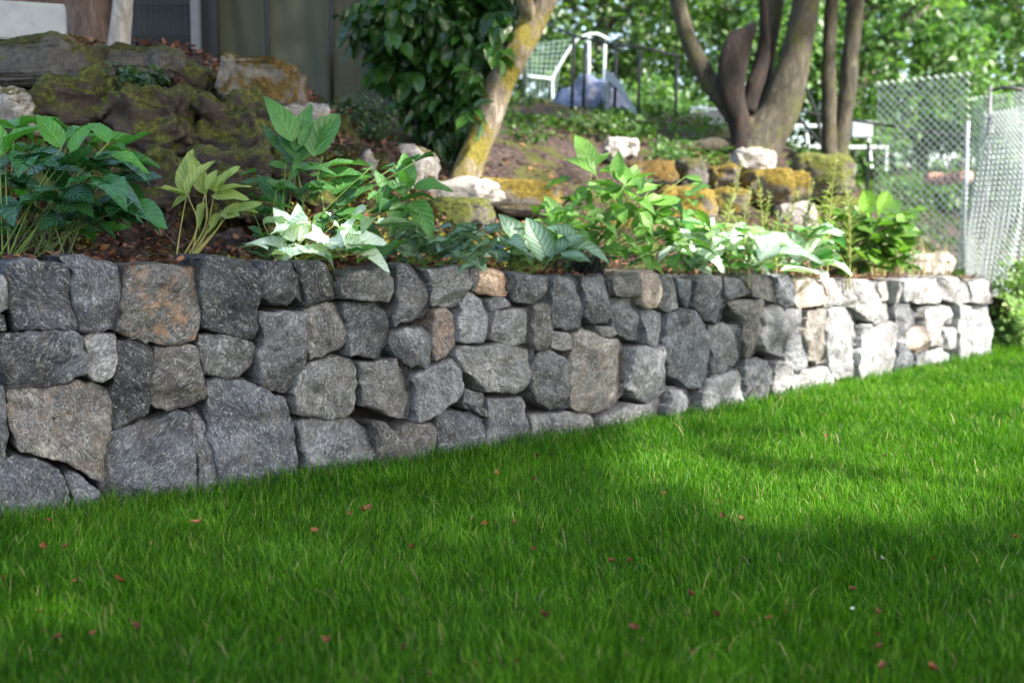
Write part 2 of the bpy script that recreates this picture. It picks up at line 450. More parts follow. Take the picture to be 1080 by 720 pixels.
# keep the far-left extension straight
sl = np.polyval(np.polyder(cf), xs[0]); cy = np.where(cx < xs[0], ys[0] + (cx - xs[0]) * max(0.3, sl), cy)
CURVE = np.stack([cx, cy], 1)
TAN = np.gradient(CURVE, axis=0); TAN /= np.linalg.norm(TAN, axis=1)[:, None]
NRM = np.stack([TAN[:, 1], -TAN[:, 0]], 1)            # towards the lawn
ARC = np.concatenate([[0], np.cumsum(np.linalg.norm(np.diff(CURVE, axis=0), axis=1))])
def wall_hit(u, v):
    """point of the wall's face seen at pixel u,v and its outward normal"""
    d = ray(u, v)
    s = CURVE[:, 0] * d.y - CURVE[:, 1] * d.x
    # root of s along the curve
    sg = np.sign(s)
    k = np.where(sg[:-1] * sg[1:] <= 0)[0]
    if len(k) == 0:
        i = int(np.argmin(np.abs(s))); i = min(i, len(CURVE) - 2); w = 0 if i == 0 else 1.0
        a, b = CURVE[i], CURVE[i + 1]
        if i >= len(CURVE) - 3:     # beyond the right end: extend the last segment
            a, b = CURVE[-2], CURVE[-1]
            sa = a[0] * d.y - a[1] * d.x; sb = b[0] * d.y - b[1] * d.x
            w = sa / (sa - sb)
    else:
        i = k[0]; a, b = CURVE[i], CURVE[i + 1]
        w = s[i] / (s[i] - s[i + 1])
    p = a + (b - a) * w
    n = NRM[min(i, len(NRM) - 1)]
    t = p[1] / d.y
    return Vector((p[0], p[1], CAM.z + d.z * t)), Vector((n[0], n[1], 0))
top_px = [(-60, 276), (0, 274), (60, 270), (120, 274), (210, 277), (300, 277), (400, 281), (500, 283), (600, 290), (760, 291), (900, 294), (1046, 294)]
TU = [p[0] for p in top_px]; TV = [p[1] for p in top_px]
def wall_top_z(u):
    return wall_hit(u, np.interp(u, TU, TV))[0].z

# ------------------------------------------------------------------ terrace terrain (thin plate spline through surveyed points)
ctrl = []
def C_(u, v, Y): 
    p = at(u, v, Y); ctrl.append((p.x, p.y, p.z))
WT = []
for u in range(-30, 1047, 70):
    p, n = wall_hit(u, np.interp(u, TU, TV))
    q = p - n * 0.10
    ctrl.append((q.x, q.y, p.z - 0.035)); WT.append((q.x, q.y, p.z - 0.035))
    q = p - n * 0.36
    ctrl.append((q.x, q.y, p.z + 0.0))
for u, v, Y in [(20, 235, 4.15), (120, 235, 4.3), (220, 240, 4.4), (300, 240, 4.6),
                (20, 130, 4.5), (120, 120, 4.75), (220, 130, 4.9), (300, 160, 5.0),
                (20, 62, 4.75), (120, 70, 5.1), (220, 92, 5.2), (300, 118, 5.4), (350, 140, 5.6),
                (120, 62, 6.2), (220, 80, 6.4), (320, 108, 6.6), (20, 55, 6.2), (380, 130, 6.6),
                (380, 225, 5.2), (440, 225, 5.4), (440, 180, 6.1), (500, 195, 6.5), (470, 150, 7.2),
                (520, 235, 5.8), (600, 235, 6.2), (600, 200, 7.1), (560, 165, 7.8), (640, 160, 8.6), (600, 128, 9.3), (700, 150, 9.2),
                (680, 240, 6.9), (750, 240, 7.2), (820, 245, 7.6), (690, 200, 7.6), (780, 205, 7.9), (850, 215, 8.2), (900, 245, 8.3),
                (760, 165, 9.0), (830, 172, 9.2), (890, 180, 9.4), (930, 235, 9.8), (960, 262, 9.0), (1010, 280, 9.2),
                (1050, 250, 11.5), (1000, 230, 12), (850, 170, 11), (700, 130, 12), (600, 115, 12), (450, 110, 10), (300, 95, 9), (100, 50, 9)]:
    C_(u, v, Y)
ctrl += [(-8, 5, 1.6), (-8, 12, 1.9), (-4, 3.4, 1.3), (-3, 16, 2.2), (5, 16, 1.7), (12, 16, 1.4), (0, 26, 2.3), (-12, 26, 2.4), (15, 28, 2.0), (6.5, 9.6, 0.25), (9, 10, 0.2), (5.2, 9.0, 0.15), (14, 11, 0.3)]
ctrl = np.array(ctrl)
def tps_fit(P, z, lam=0.002):
    n = len(P)
    d = np.linalg.norm(P[:, None] - P[None], axis=2)
    K = np.where(d > 0, d * d * np.log(d + 1e-12), 0) + lam * np.eye(n)
    A = np.zeros((n + 3, n + 3)); A[:n, :n] = K; A[:n, n] = 1; A[:n, n + 1:] = P; A[n, :n] = 1; A[n + 1:, :n] = P.T
    b = np.zeros(n + 3); b[:n] = z
    return np.linalg.solve(A, b)
TW = tps_fit(ctrl[:, :2], ctrl[:, 2])
def terr(x, y):
    x = np.atleast_1d(np.asarray(x, float)); y = np.atleast_1d(np.asarray(y, float))
    d = np.sqrt((x[:, None] - ctrl[None, :, 0]) ** 2 + (y[:, None] - ctrl[None, :, 1]) ** 2)
    K = d * d * np.log(d + 1e-12)
    return K @ TW[:-3] + TW[-3] + TW[-2] * x + TW[-1] * y
def tz(x, y): return float(terr(x, y)[0])
def terrain_hit(u, v, y0=3.0, y1=30):
    d = ray(u, v); Y = np.linspace(y0, y1, 500)
    t = Y / d.y
    z = CAM.z + d.z * t; h = terr(d.x * t, Y)
    k = np.where(z < h)[0]
    return at(u, v, Y[k[0]]) if len(k) else None

def micro(x, y, t):
    w = noise.fractal(Vector((x * 2.2, y * 2.2, 0)), 0.7, 2, 5) * .06 * min(max((t - .15) / .5, 0), 1)
    # rough, lumpy bank in the shade at left
    k = min(max((t - .35) / .4, 0), 1) * min(max((1.9 - t) / .5, 0), 1) * min(max((.1 - x) / .6, 0), 1)
    if k > 0:
        r = 1 - abs(noise.noise(Vector((x * 5.5, y * 5.5, 3)))) * 2
        vor = noise.voronoi(Vector((x * 6 + .4 * noise.noise(Vector((x * 9, y * 9, 0))), y * 6, 2)))[0]
        w += k * (.09 * r - .05 + .10 * min(1, (vor[1] - vor[0]) * 2.2) + .07 * noise.fractal(Vector((x * 12, y * 12, 1)), .6, 2, 6))
    return w
# edge line of the terrace = wall curve, then beyond the wall's end it swings right
ext = np.array([CURVE[-1] + (4 * (k + 1) / 20) * np.array([0.95, 0.32]) + 0.0 for k in range(20)] + [CURVE[-1] + np.array([0.95, 0.32]) * s for s in (6, 10, 16, 30)])
extL = np.array([CURVE[0] - TAN[0] * s for s in (30, 14, 7, 4, 2, 1)])
edge = np.concatenate([extL, CURVE[::2], ext])
inward = np.concatenate([np.repeat([-NRM[0]], len(extL), 0), -NRM[::2], np.repeat([-NRM[-1]], len(ext), 0)])
for _ in range(12): inward[1:-1] = (inward[:-2] + inward[1:-1] * 2 + inward[2:]) / 4
tt = np.concatenate([np.linspace(0.09, 2.3, 100), np.linspace(2.36, 7, 80), np.linspace(7.3, 14, 26), np.array([16, 19, 23, 30, 45, 70])])
G = edge[:, None, :] + inward[:, None, :] * tt[None, :, None]
ni, nj = G.shape[:2]
zz = terr(G[..., 0].ravel(), G[..., 1].ravel()).reshape(ni, nj)
zz = np.clip(zz, -0.05, 2.6)
vn = np.array([[micro(G[i, j, 0], G[i, j, 1], tt[j]) for j in range(nj)] for i in range(ni)])
zz = zz + vn
fade = np.clip(tt / 2.2, 0, 1) ** .8
for q_ in range(len(ext)): zz[-len(ext) + q_] *= fade * min(1, q_ / 2) + (1 - min(1, q_ / 2))
zz[-len(ext) + 1:, 0] = -0.05
zz[:len(extL), 0] = -0.1
V = np.concatenate([G, zz[..., None]], 2).reshape(-1, 3)
idx = np.arange(ni * nj).reshape(ni, nj)
q = np.stack([idx[:-1, :-1], idx[1:, :-1], idx[1:, 1:], idx[:-1, 1:]], -1).reshape(-1, 4)

def soil_mat():
    m, nt, nd, lk, bs = new_mat("leafy_soil_bank")
    p = pos_scaled(nd, lk, (1, 1, 1))
    n1 = noise_tex(nd, lk, p, 30, 7, 0.75, 0.5); n2 = noise_tex(nd, lk, p, 3.2, 6, 0.65, .5); n3 = noise_tex(nd, lk, p, 90, 5, 0.7)
    r = ramp(nd, [(0.32, (0.008, 0.006, 0.005)), (0.48, (0.04, 0.024, 0.018)), (0.60, (0.115, 0.075, 0.058)), (0.70, (0.32, 0.235, 0.19))])
    lk.new(n1.outputs[0], r.inputs[0])
    mr = ramp(nd, [(0.50, (0, 0, 0)), (0.56, (1, 1, 1))]); lk.new(n2.outputs[0], mr.inputs[0])
    mc = ramp(nd, [(0.35, (0.02, 0.022, 0.004)), (0.65, (0.115, 0.12, 0.012))]); lk.new(n3.outputs[0], mc.inputs[0])
    c = mixc(nd, lk, mr.outputs[0], r.outputs[0], mc.outputs[0])
    lk.new(c, bs.inputs["Base Color"]); bs.inputs["Roughness"].default_value = 0.95
    nb = bump(nd, lk, n1.outputs[0], 1.0, 0.03); nb = bump(nd, lk, n3.outputs[0], 0.9, 0.01, nb)
    lk.new(nb, bs.inputs["Normal"])
    return m
M['soil'] = soil_mat()
o = link("terrace_ground", np_mesh("terrace_ground", V, q.ravel(), np.full(len(q), 4), M['soil']))
tag(o, kind="structure")

def lawn_soil():
    m, nt, nd, lk, bs = new_mat("lawn_thatch")
    p = pos_scaled(nd, lk, (1, 1, 1))
    n1 = noise_tex(nd, lk, p, 40, 6, 0.7)
    r = ramp(nd, [(0.35, (0.008, 0.022, 0.004)), (0.6, (0.02, 0.055, 0.008)), (0.75, (0.04, 0.06, 0.015))])
    lk.new(n1.outputs[0], r.inputs[0]); lk.new(r.outputs[0], bs.inputs["Base Color"]); bs.inputs["Roughness"].default_value = 0.95
    return m
M['thatch'] = lawn_soil()
mb = MB()
S = 150
g_ = [-S, -60, -30, -15, -8, -4, 0, 4, 8, 15, 30, 60, S]
Vv = [(x, y, -0.004) for y in g_ for x in g_]
n_ = len(g_)
mb.add(Vv, [(j * n_ + i, j * n_ + i + 1, (j + 1) * n_ + i + 1, (j + 1) * n_ + i) for j in range(n_ - 1) for i in range(n_ - 1)])
tag(mb.build("lawn_ground", M['thatch']), kind="structure")

# ------------------------------------------------------------------ the dry stone wall
# tones: d dark slate, b blue grey, g grey, l light grey, w brown grey, t beige, p pink, o orange
TONE = {'d': (.060, .064, .071), 'k': (.046, .050, .053), 'b': (.090, .097, .110), 'g': (.098, .102, .108), 'l': (.185, .188, .195),
        'w': (.100, .098, .095), 't': (.175, .163, .150), 'p': (.22, .18, .165), 'o': (.50, .34, .24), 'x': (.215, .215, .22), 'c': (.32, .265, .225)}
stones = [
 ('l', [(-34,290),(4,290),(9,310),(9,324),(0,328),(-34,328)]),
 ('d', [(8,278),(26,274),(60,277),(76,286),(76,298),(72,312),(76,330),(82,348),(66,346),(40,345),(16,348),(13,330),(10,320),(6,300)]),
 ('b', [(60,270),(85,268),(105,274),(122,281),(127,295),(128,320),(122,345),(112,346),(98,349),(83,349),(77,325),(74,308),(77,285)]),
 ('w!', [(131,279),(170,279),(205,283),(211,300),(213,340),(205,358),(190,362),(160,361),(132,356),(124,347),(129,325),(129,300)]),
 ('d', [(-34,332),(3,332),(5,348),(-34,349)]),
 ('d', [(1,352),(30,349),(75,349),(82,357),(90,373),(87,393),(68,402),(50,407),(12,409),(3,395),(0,372)]),
 ('l', [(90,357),(97,352),(120,352),(121,370),(120,393),(108,402),(93,399),(89,388),(92,373)]),
 ('k', [(124,361),(140,359),(157,362),(162,372),(162,385),(158,400),(159,420),(155,435),(140,442),(128,449),(118,452),(119,420),(122,385)]),
 ('w', [(164,366),(185,364),(205,366),(209,378),(212,395),(217,414),(216,422),(195,428),(180,431),(161,428),(160,405),(164,385)]),
 ('g', [(-34,405),(2,408),(6,440),(6,480),(2,490),(-34,492)]),
 ('t', [(8,411),(25,410),(50,410),(80,404),(100,403),(115,410),(118,425),(115,450),(111,480),(112,497),(104,505),(95,504),(85,494),(70,488),(55,482),(40,478),(22,474),(14,455),(9,440)]),
 ('b', [(-34,496),(5,486),(20,481),(35,482),(50,488),(65,500),(72,515),(76,545),(60,565),(-34,572)]),
 ('b', [(68,497),(82,500),(92,510),(102,520),(100,552),(80,556),(75,522)]),
 ('b', [(118,456),(150,447),(170,442),(190,432),(200,436),(205,455),(208,480),(209,530),(190,540),(112,550),(104,515),(113,500),(114,475)]),
 ('b', [(204,434),(212,431),(216,442),(222,460),(227,480),(230,500),(227,528),(213,532),(211,490),(207,462)]),
 ('k', [(216,273),(228,270),(245,274),(262,277),(270,284),(271,300),(272,325),(271,345),(268,356),(255,357),(240,352),(215,346),(214,330),(213,305),(211,290),(214,282)]),
 ('g', [(212,354),(236,354),(262,358),(274,365),(275,375),(268,384),(250,397),(240,398),(217,394),(213,380),(210,365)]),
 ('k', [(273,276),(288,275),(303,280),(314,290),(320,302),(320,322),(311,311),(302,320),(290,321),(275,312),(273,295)]),
 ('g', [(275,331),(285,329),(320,328),(321,350),(321,375),(320,388),(307,410),(303,414),(280,411),(275,403),(276,375),(279,350),(274,340)]),
 ('k', [(310,277),(330,275),(345,280),(353,290),(356,300),(354,313),(340,318),(323,323),(321,305),(315,290)]),
 ('w', [(358,296),(375,287),(395,282),(408,283),(415,292),(414,305),(408,317),(385,315),(359,315),(357,303)]),
 ('w', [(323,327),(345,319),(361,321),(366,345),(366,358),(360,368),(340,374),(326,380),(323,370),(324,345)]),
 ('g', [(364,320),(385,320),(400,318),(410,327),(414,340),(411,352),(403,368),(400,376),(390,377),(380,372),(368,374),(368,350),(364,330)]),
 ('d', [(421,283),(429,278),(445,283),(455,298),(456,312),(453,325),(445,332),(425,340),(415,344),(416,330),(421,310)]),
 ('l', [(454,285),(465,284),(480,281),(492,283),(494,298),(490,305),(486,320),(470,324),(458,322),(458,302)]),
 ('g', [(414,350),(430,346),(448,346),(454,350),(455,370),(453,382),(448,389),(440,383),(433,386),(425,378),(416,370),(413,360)]),
 ('p', [(457,328),(470,326),(478,332),(482,345),(480,362),(472,374),(459,381),(456,372),(457,350)]),
 ('w', [(495,285),(502,283),(501,306),(496,305),(495,295)]),
 ('o', [(504,286),(512,284),(533,288),(536,298),(534,311),(520,310),(504,308),(502,298)]),
 ('l', [(489,311),(500,309),(511,316),(516,328),(518,340),(514,355),(508,361),(490,362),(484,358),(484,340),(484,325)]),
 ('b', [(513,317),(528,313),(537,318),(539,322),(525,325),(518,327)]),
 ('x', [(522,329),(535,327),(557,325),(558,345),(556,361),(545,364),(525,362),(517,358),(517,345),(521,338)]),
 ('d', [(539,291),(548,288),(560,293),(577,291),(577,305),(575,318),(558,319),(542,316),(537,308)]),
 ('w', [(561,322),(578,321),(579,345),(579,366),(565,369),(561,362),(561,345)]),
 ('b', [(580,292),(600,290),(614,292),(615,315),(615,338),(615,346),(600,349),(586,345),(581,335),(580,310)]),
 ('g', [(617,292),(640,290),(647,293),(646,312),(645,332),(644,340),(626,342),(618,334),(617,310)]),
 ('x', [(582,350),(594,352),(602,354),(603,367),(595,369),(582,366)]),
 ('w', [(649,295),(665,289),(672,288),(671,300),(671,311),(660,313),(650,311)]),
 ('c', [(674,288),(686,285),(692,292),(694,305),(692,317),(689,323),(681,323),(675,318),(674,300)]),
 ('g', [(696,293),(711,292),(715,310),(717,325),(705,328),(697,324),(696,305)]),
 ('g', [(650,317),(660,315),(671,315),(674,328),(677,345),(677,359),(665,359),(656,354),(651,345),(649,330)]),
 ('b', [(680,329),(690,328),(699,333),(700,350),(698,361),(690,365),(682,362),(680,345)]),
 ('l', [(632,345),(648,346),(651,352),(645,355),(636,354)]),
 ('t', [(606,352),(618,347),(630,353),(640,359),(655,357),(659,365),(660,390),(659,415),(650,427),(635,433),(618,434),(606,428),(602,405),(602,385),(606,375)]),
 ('l', [(479,369),(490,364),(520,364),(545,366),(560,369),(562,380),(560,395),(553,408),(540,414),(525,413),(510,410),(500,403),(488,390),(479,381)]),
 ('g', [(568,374),(580,371),(594,376),(599,387),(600,405),(599,427),(582,429),(571,425),(563,410),(563,395),(566,385)]),
 ('g', [(491,410),(500,414),(511,415),(511,429),(505,433),(491,430),(488,424)]),
 ('g', [(514,421),(530,420),(548,419),(553,428),(556,438),(560,450),(561,470),(545,486),(515,490),(513,460),(515,440)]),
 ('b', [(462,436),(475,432),(488,435),(500,436),(508,446),(512,460),(512,492),(490,494),(466,497),(464,470)]),
 ('w', [(380,384),(400,380),(420,379),(428,388),(432,402),(433,425),(430,440),(412,438),(400,434),(392,430),(378,427),(379,405)]),
 ('w', [(323,387),(340,381),(358,377),(370,379),(375,388),(376,405),(372,430),(365,438),(345,438),(311,437),(308,420),(313,400)]),
 ('l', [(436,397),(445,391),(462,384),(475,380),(483,386),(485,400),(484,415),(478,424),(462,431),(447,440),(439,442),(436,430),(437,412)]),
 ('g', [(314,447),(330,442),(350,440),(370,441),(385,448),(392,458),(395,480),(396,510),(332,518),(324,490),(319,465)]),
 ('w', [(392,447),(404,444),(409,453),(430,447),(455,446),(461,458),(462,485),(462,499),(400,508),(398,480),(396,462)]),
 ('b', [(220,401),(240,400),(256,399),(272,409),(285,415),(300,421),(305,430),(306,440),(310,450),(313,480),(316,516),(280,522),(232,528),(230,500),(225,475),(220,455),(220,430)]),
 ('l', [(565,440),(585,436),(600,433),(622,438),(628,448),(626,464),(570,474),(563,460)]),
 ('l', [(667,367),(680,366),(690,368),(697,366),(699,385),(700,408),(695,417),(685,422),(672,420),(664,408),(665,385)]),
 ('b', [(706,332),(715,328),(728,329),(740,340),(747,355),(749,375),(747,400),(740,408),(731,410),(722,405),(715,396),(703,395),(702,375),(703,350)]),
 ('x', [(703,411),(715,409),(725,412),(730,425),(732,448),(715,452),(702,454),(701,430)]),
 ('l', [(664,426),(680,428),(698,420),(699,440),(698,455),(664,458),(632,464),(634,440)]),
 ('b', [(716,294),(728,296),(730,310),(729,325),(724,321),(719,308)]),
 ('b', [(734,296),(748,291),(764,292),(764,318),(761,331),(755,338),(741,337),(735,320),(733,305)]),
 ('b', [(767,292),(778,294),(787,300),(792,308),(785,311),(768,316),(767,305)]),
 ('w', [(782,292),(798,291),(814,292),(819,302),(818,318),(808,316),(796,312),(793,303)]),
 ('w', [(767,320),(785,317),(802,318),(803,335),(802,360),(799,371),(789,377),(785,360),(783,342),(777,330)]),
 ('g', [(750,342),(765,341),(781,343),(782,365),(779,384),(768,391),(754,394),(751,375)]),
 ('l', [(808,327),(818,322),(827,325),(828,345),(826,371),(818,373),(809,367),(805,360),(806,345)]),
 ('l', [(830,326),(844,326),(847,340),(843,351),(830,356)]),
 ('l', [(746,400),(765,395),(785,391),(789,402),(790,425),(790,438),(745,448),(735,446),(738,415)]),
 ('b', [(792,381),(803,377),(812,382),(814,400),(813,432),(794,436),(792,400)]),
 ('l', [(816,383),(825,381),(830,388),(831,405),(831,424),(816,428),(816,400)]),
 ('l', [(830,360),(845,354),(847,362),(849,375),(845,388),(836,391),(831,383),(829,370)]),
 ('b', [(823,292),(835,291),(837,302),(837,320),(832,323),(827,320),(824,308)]),
 ('c', [(840,298),(855,296),(866,302),(868,313),(862,321),(842,324),(839,315)]),
 ('x', [(869,297),(880,294),(883,305),(882,321),(871,324),(870,312)]),
 ('x', [(886,295),(905,296),(922,297),(923,315),(924,334),(918,339),(909,335),(900,323),(886,321)]),
 ('t', [(926,299),(938,298),(939,313),(928,317),(925,310)]),
 ('x', [(942,297),(950,297),(951,317),(943,319)]),
 ('x', [(953,297),(960,298),(962,315),(954,318)]),
 ('x', [(965,296),(990,295),(991,312),(989,319),(975,321),(965,317)]),
 ('x', [(993,294),(1010,293),(1019,300),(1019,316),(1008,319),(994,315)]),
 ('x', [(1022,297),(1042,296),(1043,317),(1035,319),(1023,317)]),
 ('t', [(849,327),(871,327),(871,345),(871,378),(860,383),(851,378),(848,350)]),
 ('x', [(874,326),(883,325),(900,327),(904,340),(906,355),(904,375),(900,395),(882,399),(875,375)]),
 ('x', [(907,342),(917,343),(919,355),(918,388),(916,402),(904,406),(906,375)]),
 ('l', [(929,323),(940,321),(941,335),(930,339),(922,341),(926,331)]),
 ('l', [(921,346),(935,341),(941,343),(941,360),(940,378),(938,396),(922,400),(921,365)]),
 ('b', [(945,323),(965,321),(971,330),(969,344),(960,348),(956,361),(950,360),(945,355)]),
 ('c', [(962,346),(972,345),(975,355),(974,367),(966,369),(959,364),(959,353)]),
 ('x', [(976,325),(989,323),(992,340),(992,361),(979,365),(977,350)]),
 ('x', [(995,323),(1004,325),(1005,339),(996,341)]),
 ('x', [(996,345),(1007,346),(1008,366),(995,369)]),
 ('x', [(1008,324),(1020,323),(1023,335),(1024,350),(1024,372),(1024,382),(1010,384),(1010,345)]),
 ('l', [(1027,322),(1044,321),(1045,345),(1045,378),(1029,381),(1027,350)]),
 ('b', [(945,363),(957,369),(963,376),(963,392),(945,395),(944,375)]),
 ('x', [(967,373),(990,368),(1003,373),(1006,386),(975,391),(967,384)]),
 ('l', [(834,396),(850,390),(871,387),(880,402),(884,411),(836,424)]),
 ('k', [(489,424),(503,436),(513,440),(512,431),(500,428)]),
]
wall = empty("stone_wall", BP[5], "long low retaining wall of rough grey split stones between lawn and planting bed", "wall")
def build_stone(ti, tone, poly, special):
    P = [np.array(p, float) for p in poly]
    # outward grow, corner rounding by one chaikin pass, then resample
    c = sum(P) / len(P)
    ch = []
    for i in range(len(P)):
        a, b = P[i], P[(i + 1) % len(P)]
        ch += [a * .93 + b * .07, a * .07 + b * .93]
    P = ch
    seg = []
    for i in range(len(P)):
        a, b = P[i], P[(i + 1) % len(P)]
        n = max(1, int(np.linalg.norm(b - a) / (4.2 if c[0] < 700 else 2.8)))
        for k in range(n): seg.append(a + (b - a) * k / n)
    P = np.array(seg)
    lo, hi = P.min(0), P.max(0)
    c = (lo + hi) / 2 * .4 + P.mean(0) * .6
    sd = ti * 7.13
    # ragged outline
    sz = max(hi - lo)
    for i in range(len(P)):
        d = P[i] - c; L = np.linalg.norm(d); d = d / (L + 1e-6)
        w = noise.fractal(Vector((P[i][0] * .07, P[i][1] * .07, sd)), 0.7, 2, 5)
        P[i] += d * (1.6 + w * min(3.6, sz * .065))
    ct, nt_ = wall_hit(c[0], c[1])
    tx, tzv = random.uniform(-.24, .24), random.uniform(-.20, .12)
    prot = random.uniform(-0.010, 0.016)
    pxm = F / ct.y
    R_ = sz / 2 / pxm
    big = min(1.0, R_ / 0.09)
    rings = [(1.0, -0.26), (1.0, -0.12), (1.0, -0.04), (0.998, -0.010), (0.986, -0.001), (0.955, 0.002), (0.90, 0.004), (0.84, 0.004), (0.77, 0.005), (0.69, 0.006), (0.61, 0.006), (0.53, 0.007), (0.45, 0.007), (0.37, 0.007), (0.28, 0.007), (0.19, 0.007), (0.1, 0.007)]
    # flat-ish facets: a few random planes chop the bulge
    planes = []
    for _ in range(random.choice((2, 3, 4))):
        a = random.uniform(0, 2 * math.pi)
        planes.append((math.cos(a), math.sin(a), random.uniform(0.2, 0.8), random.uniform(0.3, 1.3)))
    V = []; n = len(P)
    tdir = None
    tang = Vector((-nt_.y, nt_.x, 0))
    def face_pt(p, s, d):
        h, nn = wall_hit(p[0], p[1])
        rel = h - ct
        a = rel.dot(tang) / max(R_, .01); b = rel.z / max(R_, .01)
        off = prot + d + (a * tx + b * tzv) * 0.06 * big
        if s < 0.995:
            cut = 0
            for (ca, cb, th, sl) in planes:
                cut = max(cut, (a * ca + b * cb - th) * sl)
            off -= min(max(0, cut) * 0.055, 0.035) * big
            w = noise.fractal(Vector((h.x * 9 + sd, h.y * 9, h.z * 9)), 0.75, 2.1, 5)
            r = noise.noise(Vector((h.x * 26 + sd, h.y * 26, h.z * 14)))
            rg = 1 - abs(noise.noise(Vector((h.x * 11 - sd, h.y * 11, h.z * 6)))) * 2
            r2 = noise.noise(Vector((h.x * 60 + sd, h.y * 60, h.z * 34)))
            tq = (w * 1.3 + a * .25 * tx * 6 + b * .3) * 3.0
            terrace = (math.floor(tq) + min(1.0, (tq - math.floor(tq)) * 4)) / 3.0
            off += (w * 0.006 + terrace * 0.009 + r * 0.003 + r2 * .0022 + rg * 0.004) * big
        return h + nn * off
    for s, d in rings:
        for p in P:
            V.append(face_pt(c + (p - c) * s, s, d))
    V.append(face_pt(c, 0, 0.007))
    Fc = []
    m = len(rings)
    for r in range(m - 1):
        for k in range(n):
            Fc.append((r * n + k, r * n + (k + 1) % n, (r + 1) * n + (k + 1) % n, (r + 1) * n + k))
    for k in range(n): Fc.append(((m - 1) * n + k, (m - 1) * n + (k + 1) % n, m * n))
    mb = MB(); mb.add(V, Fc)
    o = mb.build("wall_stone", M['stone'], wall, smooth=True)
    o.data.set_sharp_from_angle(angle=R(20))
    col = TONE[tone]
    k = random.uniform(.82, 1.2)
    wv = random.uniform(-.03, .03)
    alpha = {'w': .92, 't': .75, 'p': .4, 'o': .35, 'c': .6}.get(tone, 1.0)
    if special: alpha = 0.25
    o.color = (col[0] * k * (1 + wv), col[1] * k, col[2] * k * (1 - wv), alpha)
    return o
LBL = {28: "small bright orange stone in the top course", 3: "large rust-speckled stone in the top course", 10: "largest beige stone, low at the left end",
       26: "pinkish streaked stone", 38: "cream and orange-edged stone in the top course", 5: "smooth dark bluish-green slab-like stone", 54: "big blue-grey slab rising from the grass"}
for i, (t, poly) in enumerate(stones):
    o = build_stone(i, t[0], poly, t.endswith('!'))
    if i in LBL: o["label"] = LBL[i]
# packed core behind the stones
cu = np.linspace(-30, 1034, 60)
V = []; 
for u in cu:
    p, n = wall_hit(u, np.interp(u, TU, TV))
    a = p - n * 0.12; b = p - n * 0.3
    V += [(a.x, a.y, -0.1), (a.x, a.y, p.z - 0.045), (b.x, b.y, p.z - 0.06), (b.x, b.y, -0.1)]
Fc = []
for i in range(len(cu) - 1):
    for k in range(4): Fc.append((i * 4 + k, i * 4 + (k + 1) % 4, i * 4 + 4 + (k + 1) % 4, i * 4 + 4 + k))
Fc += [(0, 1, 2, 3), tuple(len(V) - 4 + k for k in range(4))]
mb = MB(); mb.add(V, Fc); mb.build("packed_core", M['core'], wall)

# ------------------------------------------------------------------ instancing of small meshes in bulk
def leaf_template(kind):
    """x across, y along (0..1), z normal. returns verts, faces(list), uv"""
    if kind == 'card':
        V = [(0, 0, 0), (.34, .38, .10), (0, 1, -.08), (-.34, .38, .10)]
        return np.array(V, float), [(0, 1, 2), (0, 2, 3)], None
    if kind == 'chip':
        V = [(-.3, 0, 0), (.32, .1, .1), (.25, .9, .05), (-.35, .8, .18)]
        return np.array(V, float), [(0, 1, 2, 3)], None
    prof = {'ovate': [(0, .03), (.1, .20), (.28, .31), (.5, .31), (.72, .22), (.9, .08), (1, .0)],
            'lance': [(0, .03), (.15, .10), (.35, .15), (.6, .14), (.82, .08), (1, .0)],
            'round': [(0, .02), (-.10, .20), (.02, .38), (.25, .48), (.5, .47), (.75, .32), (.93, .12), (1, .0)],
            'obov': [(0, .02), (.2, .10), (.45, .21), (.68, .28), (.86, .20), (1, .0)]}[kind]
    V = []; U = []
    droop = {'ovate': .22, 'lance': .25, 'round': .25, 'obov': .15}[kind]
    for i, (y, w) in enumerate(prof):
        yy = max(y, 0) if kind != 'round' else y
        rip = 0.02 * (1 if i % 2 else -1)
        V += [(-w, y, w * .42 - droop * y * y + rip), (-w * .5, y, w * .18 - droop * y * y), (0, max(y, 0) if kind == 'round' else y, -droop * y * y), (w * .5, y, w * .18 - droop * y * y), (w, y, w * .42 - droop * y * y - rip)]
        U += [(-1, y, 0), (-.5, y, 0), (0, y, 0), (.5, y, 0), (1, y, 0)]
    Fc = []
    for i in range(len(prof) - 1):
        for k in range(4): Fc.append((i * 5 + k, i * 5 + k + 1, i * 5 + 6 + k, i * 5 + 5 + k))
    return np.array(V, float), Fc, np.array(U, float)
TPL = {k: leaf_template(k) for k in ('card', 'chip', 'ovate', 'lance', 'round', 'obov')}

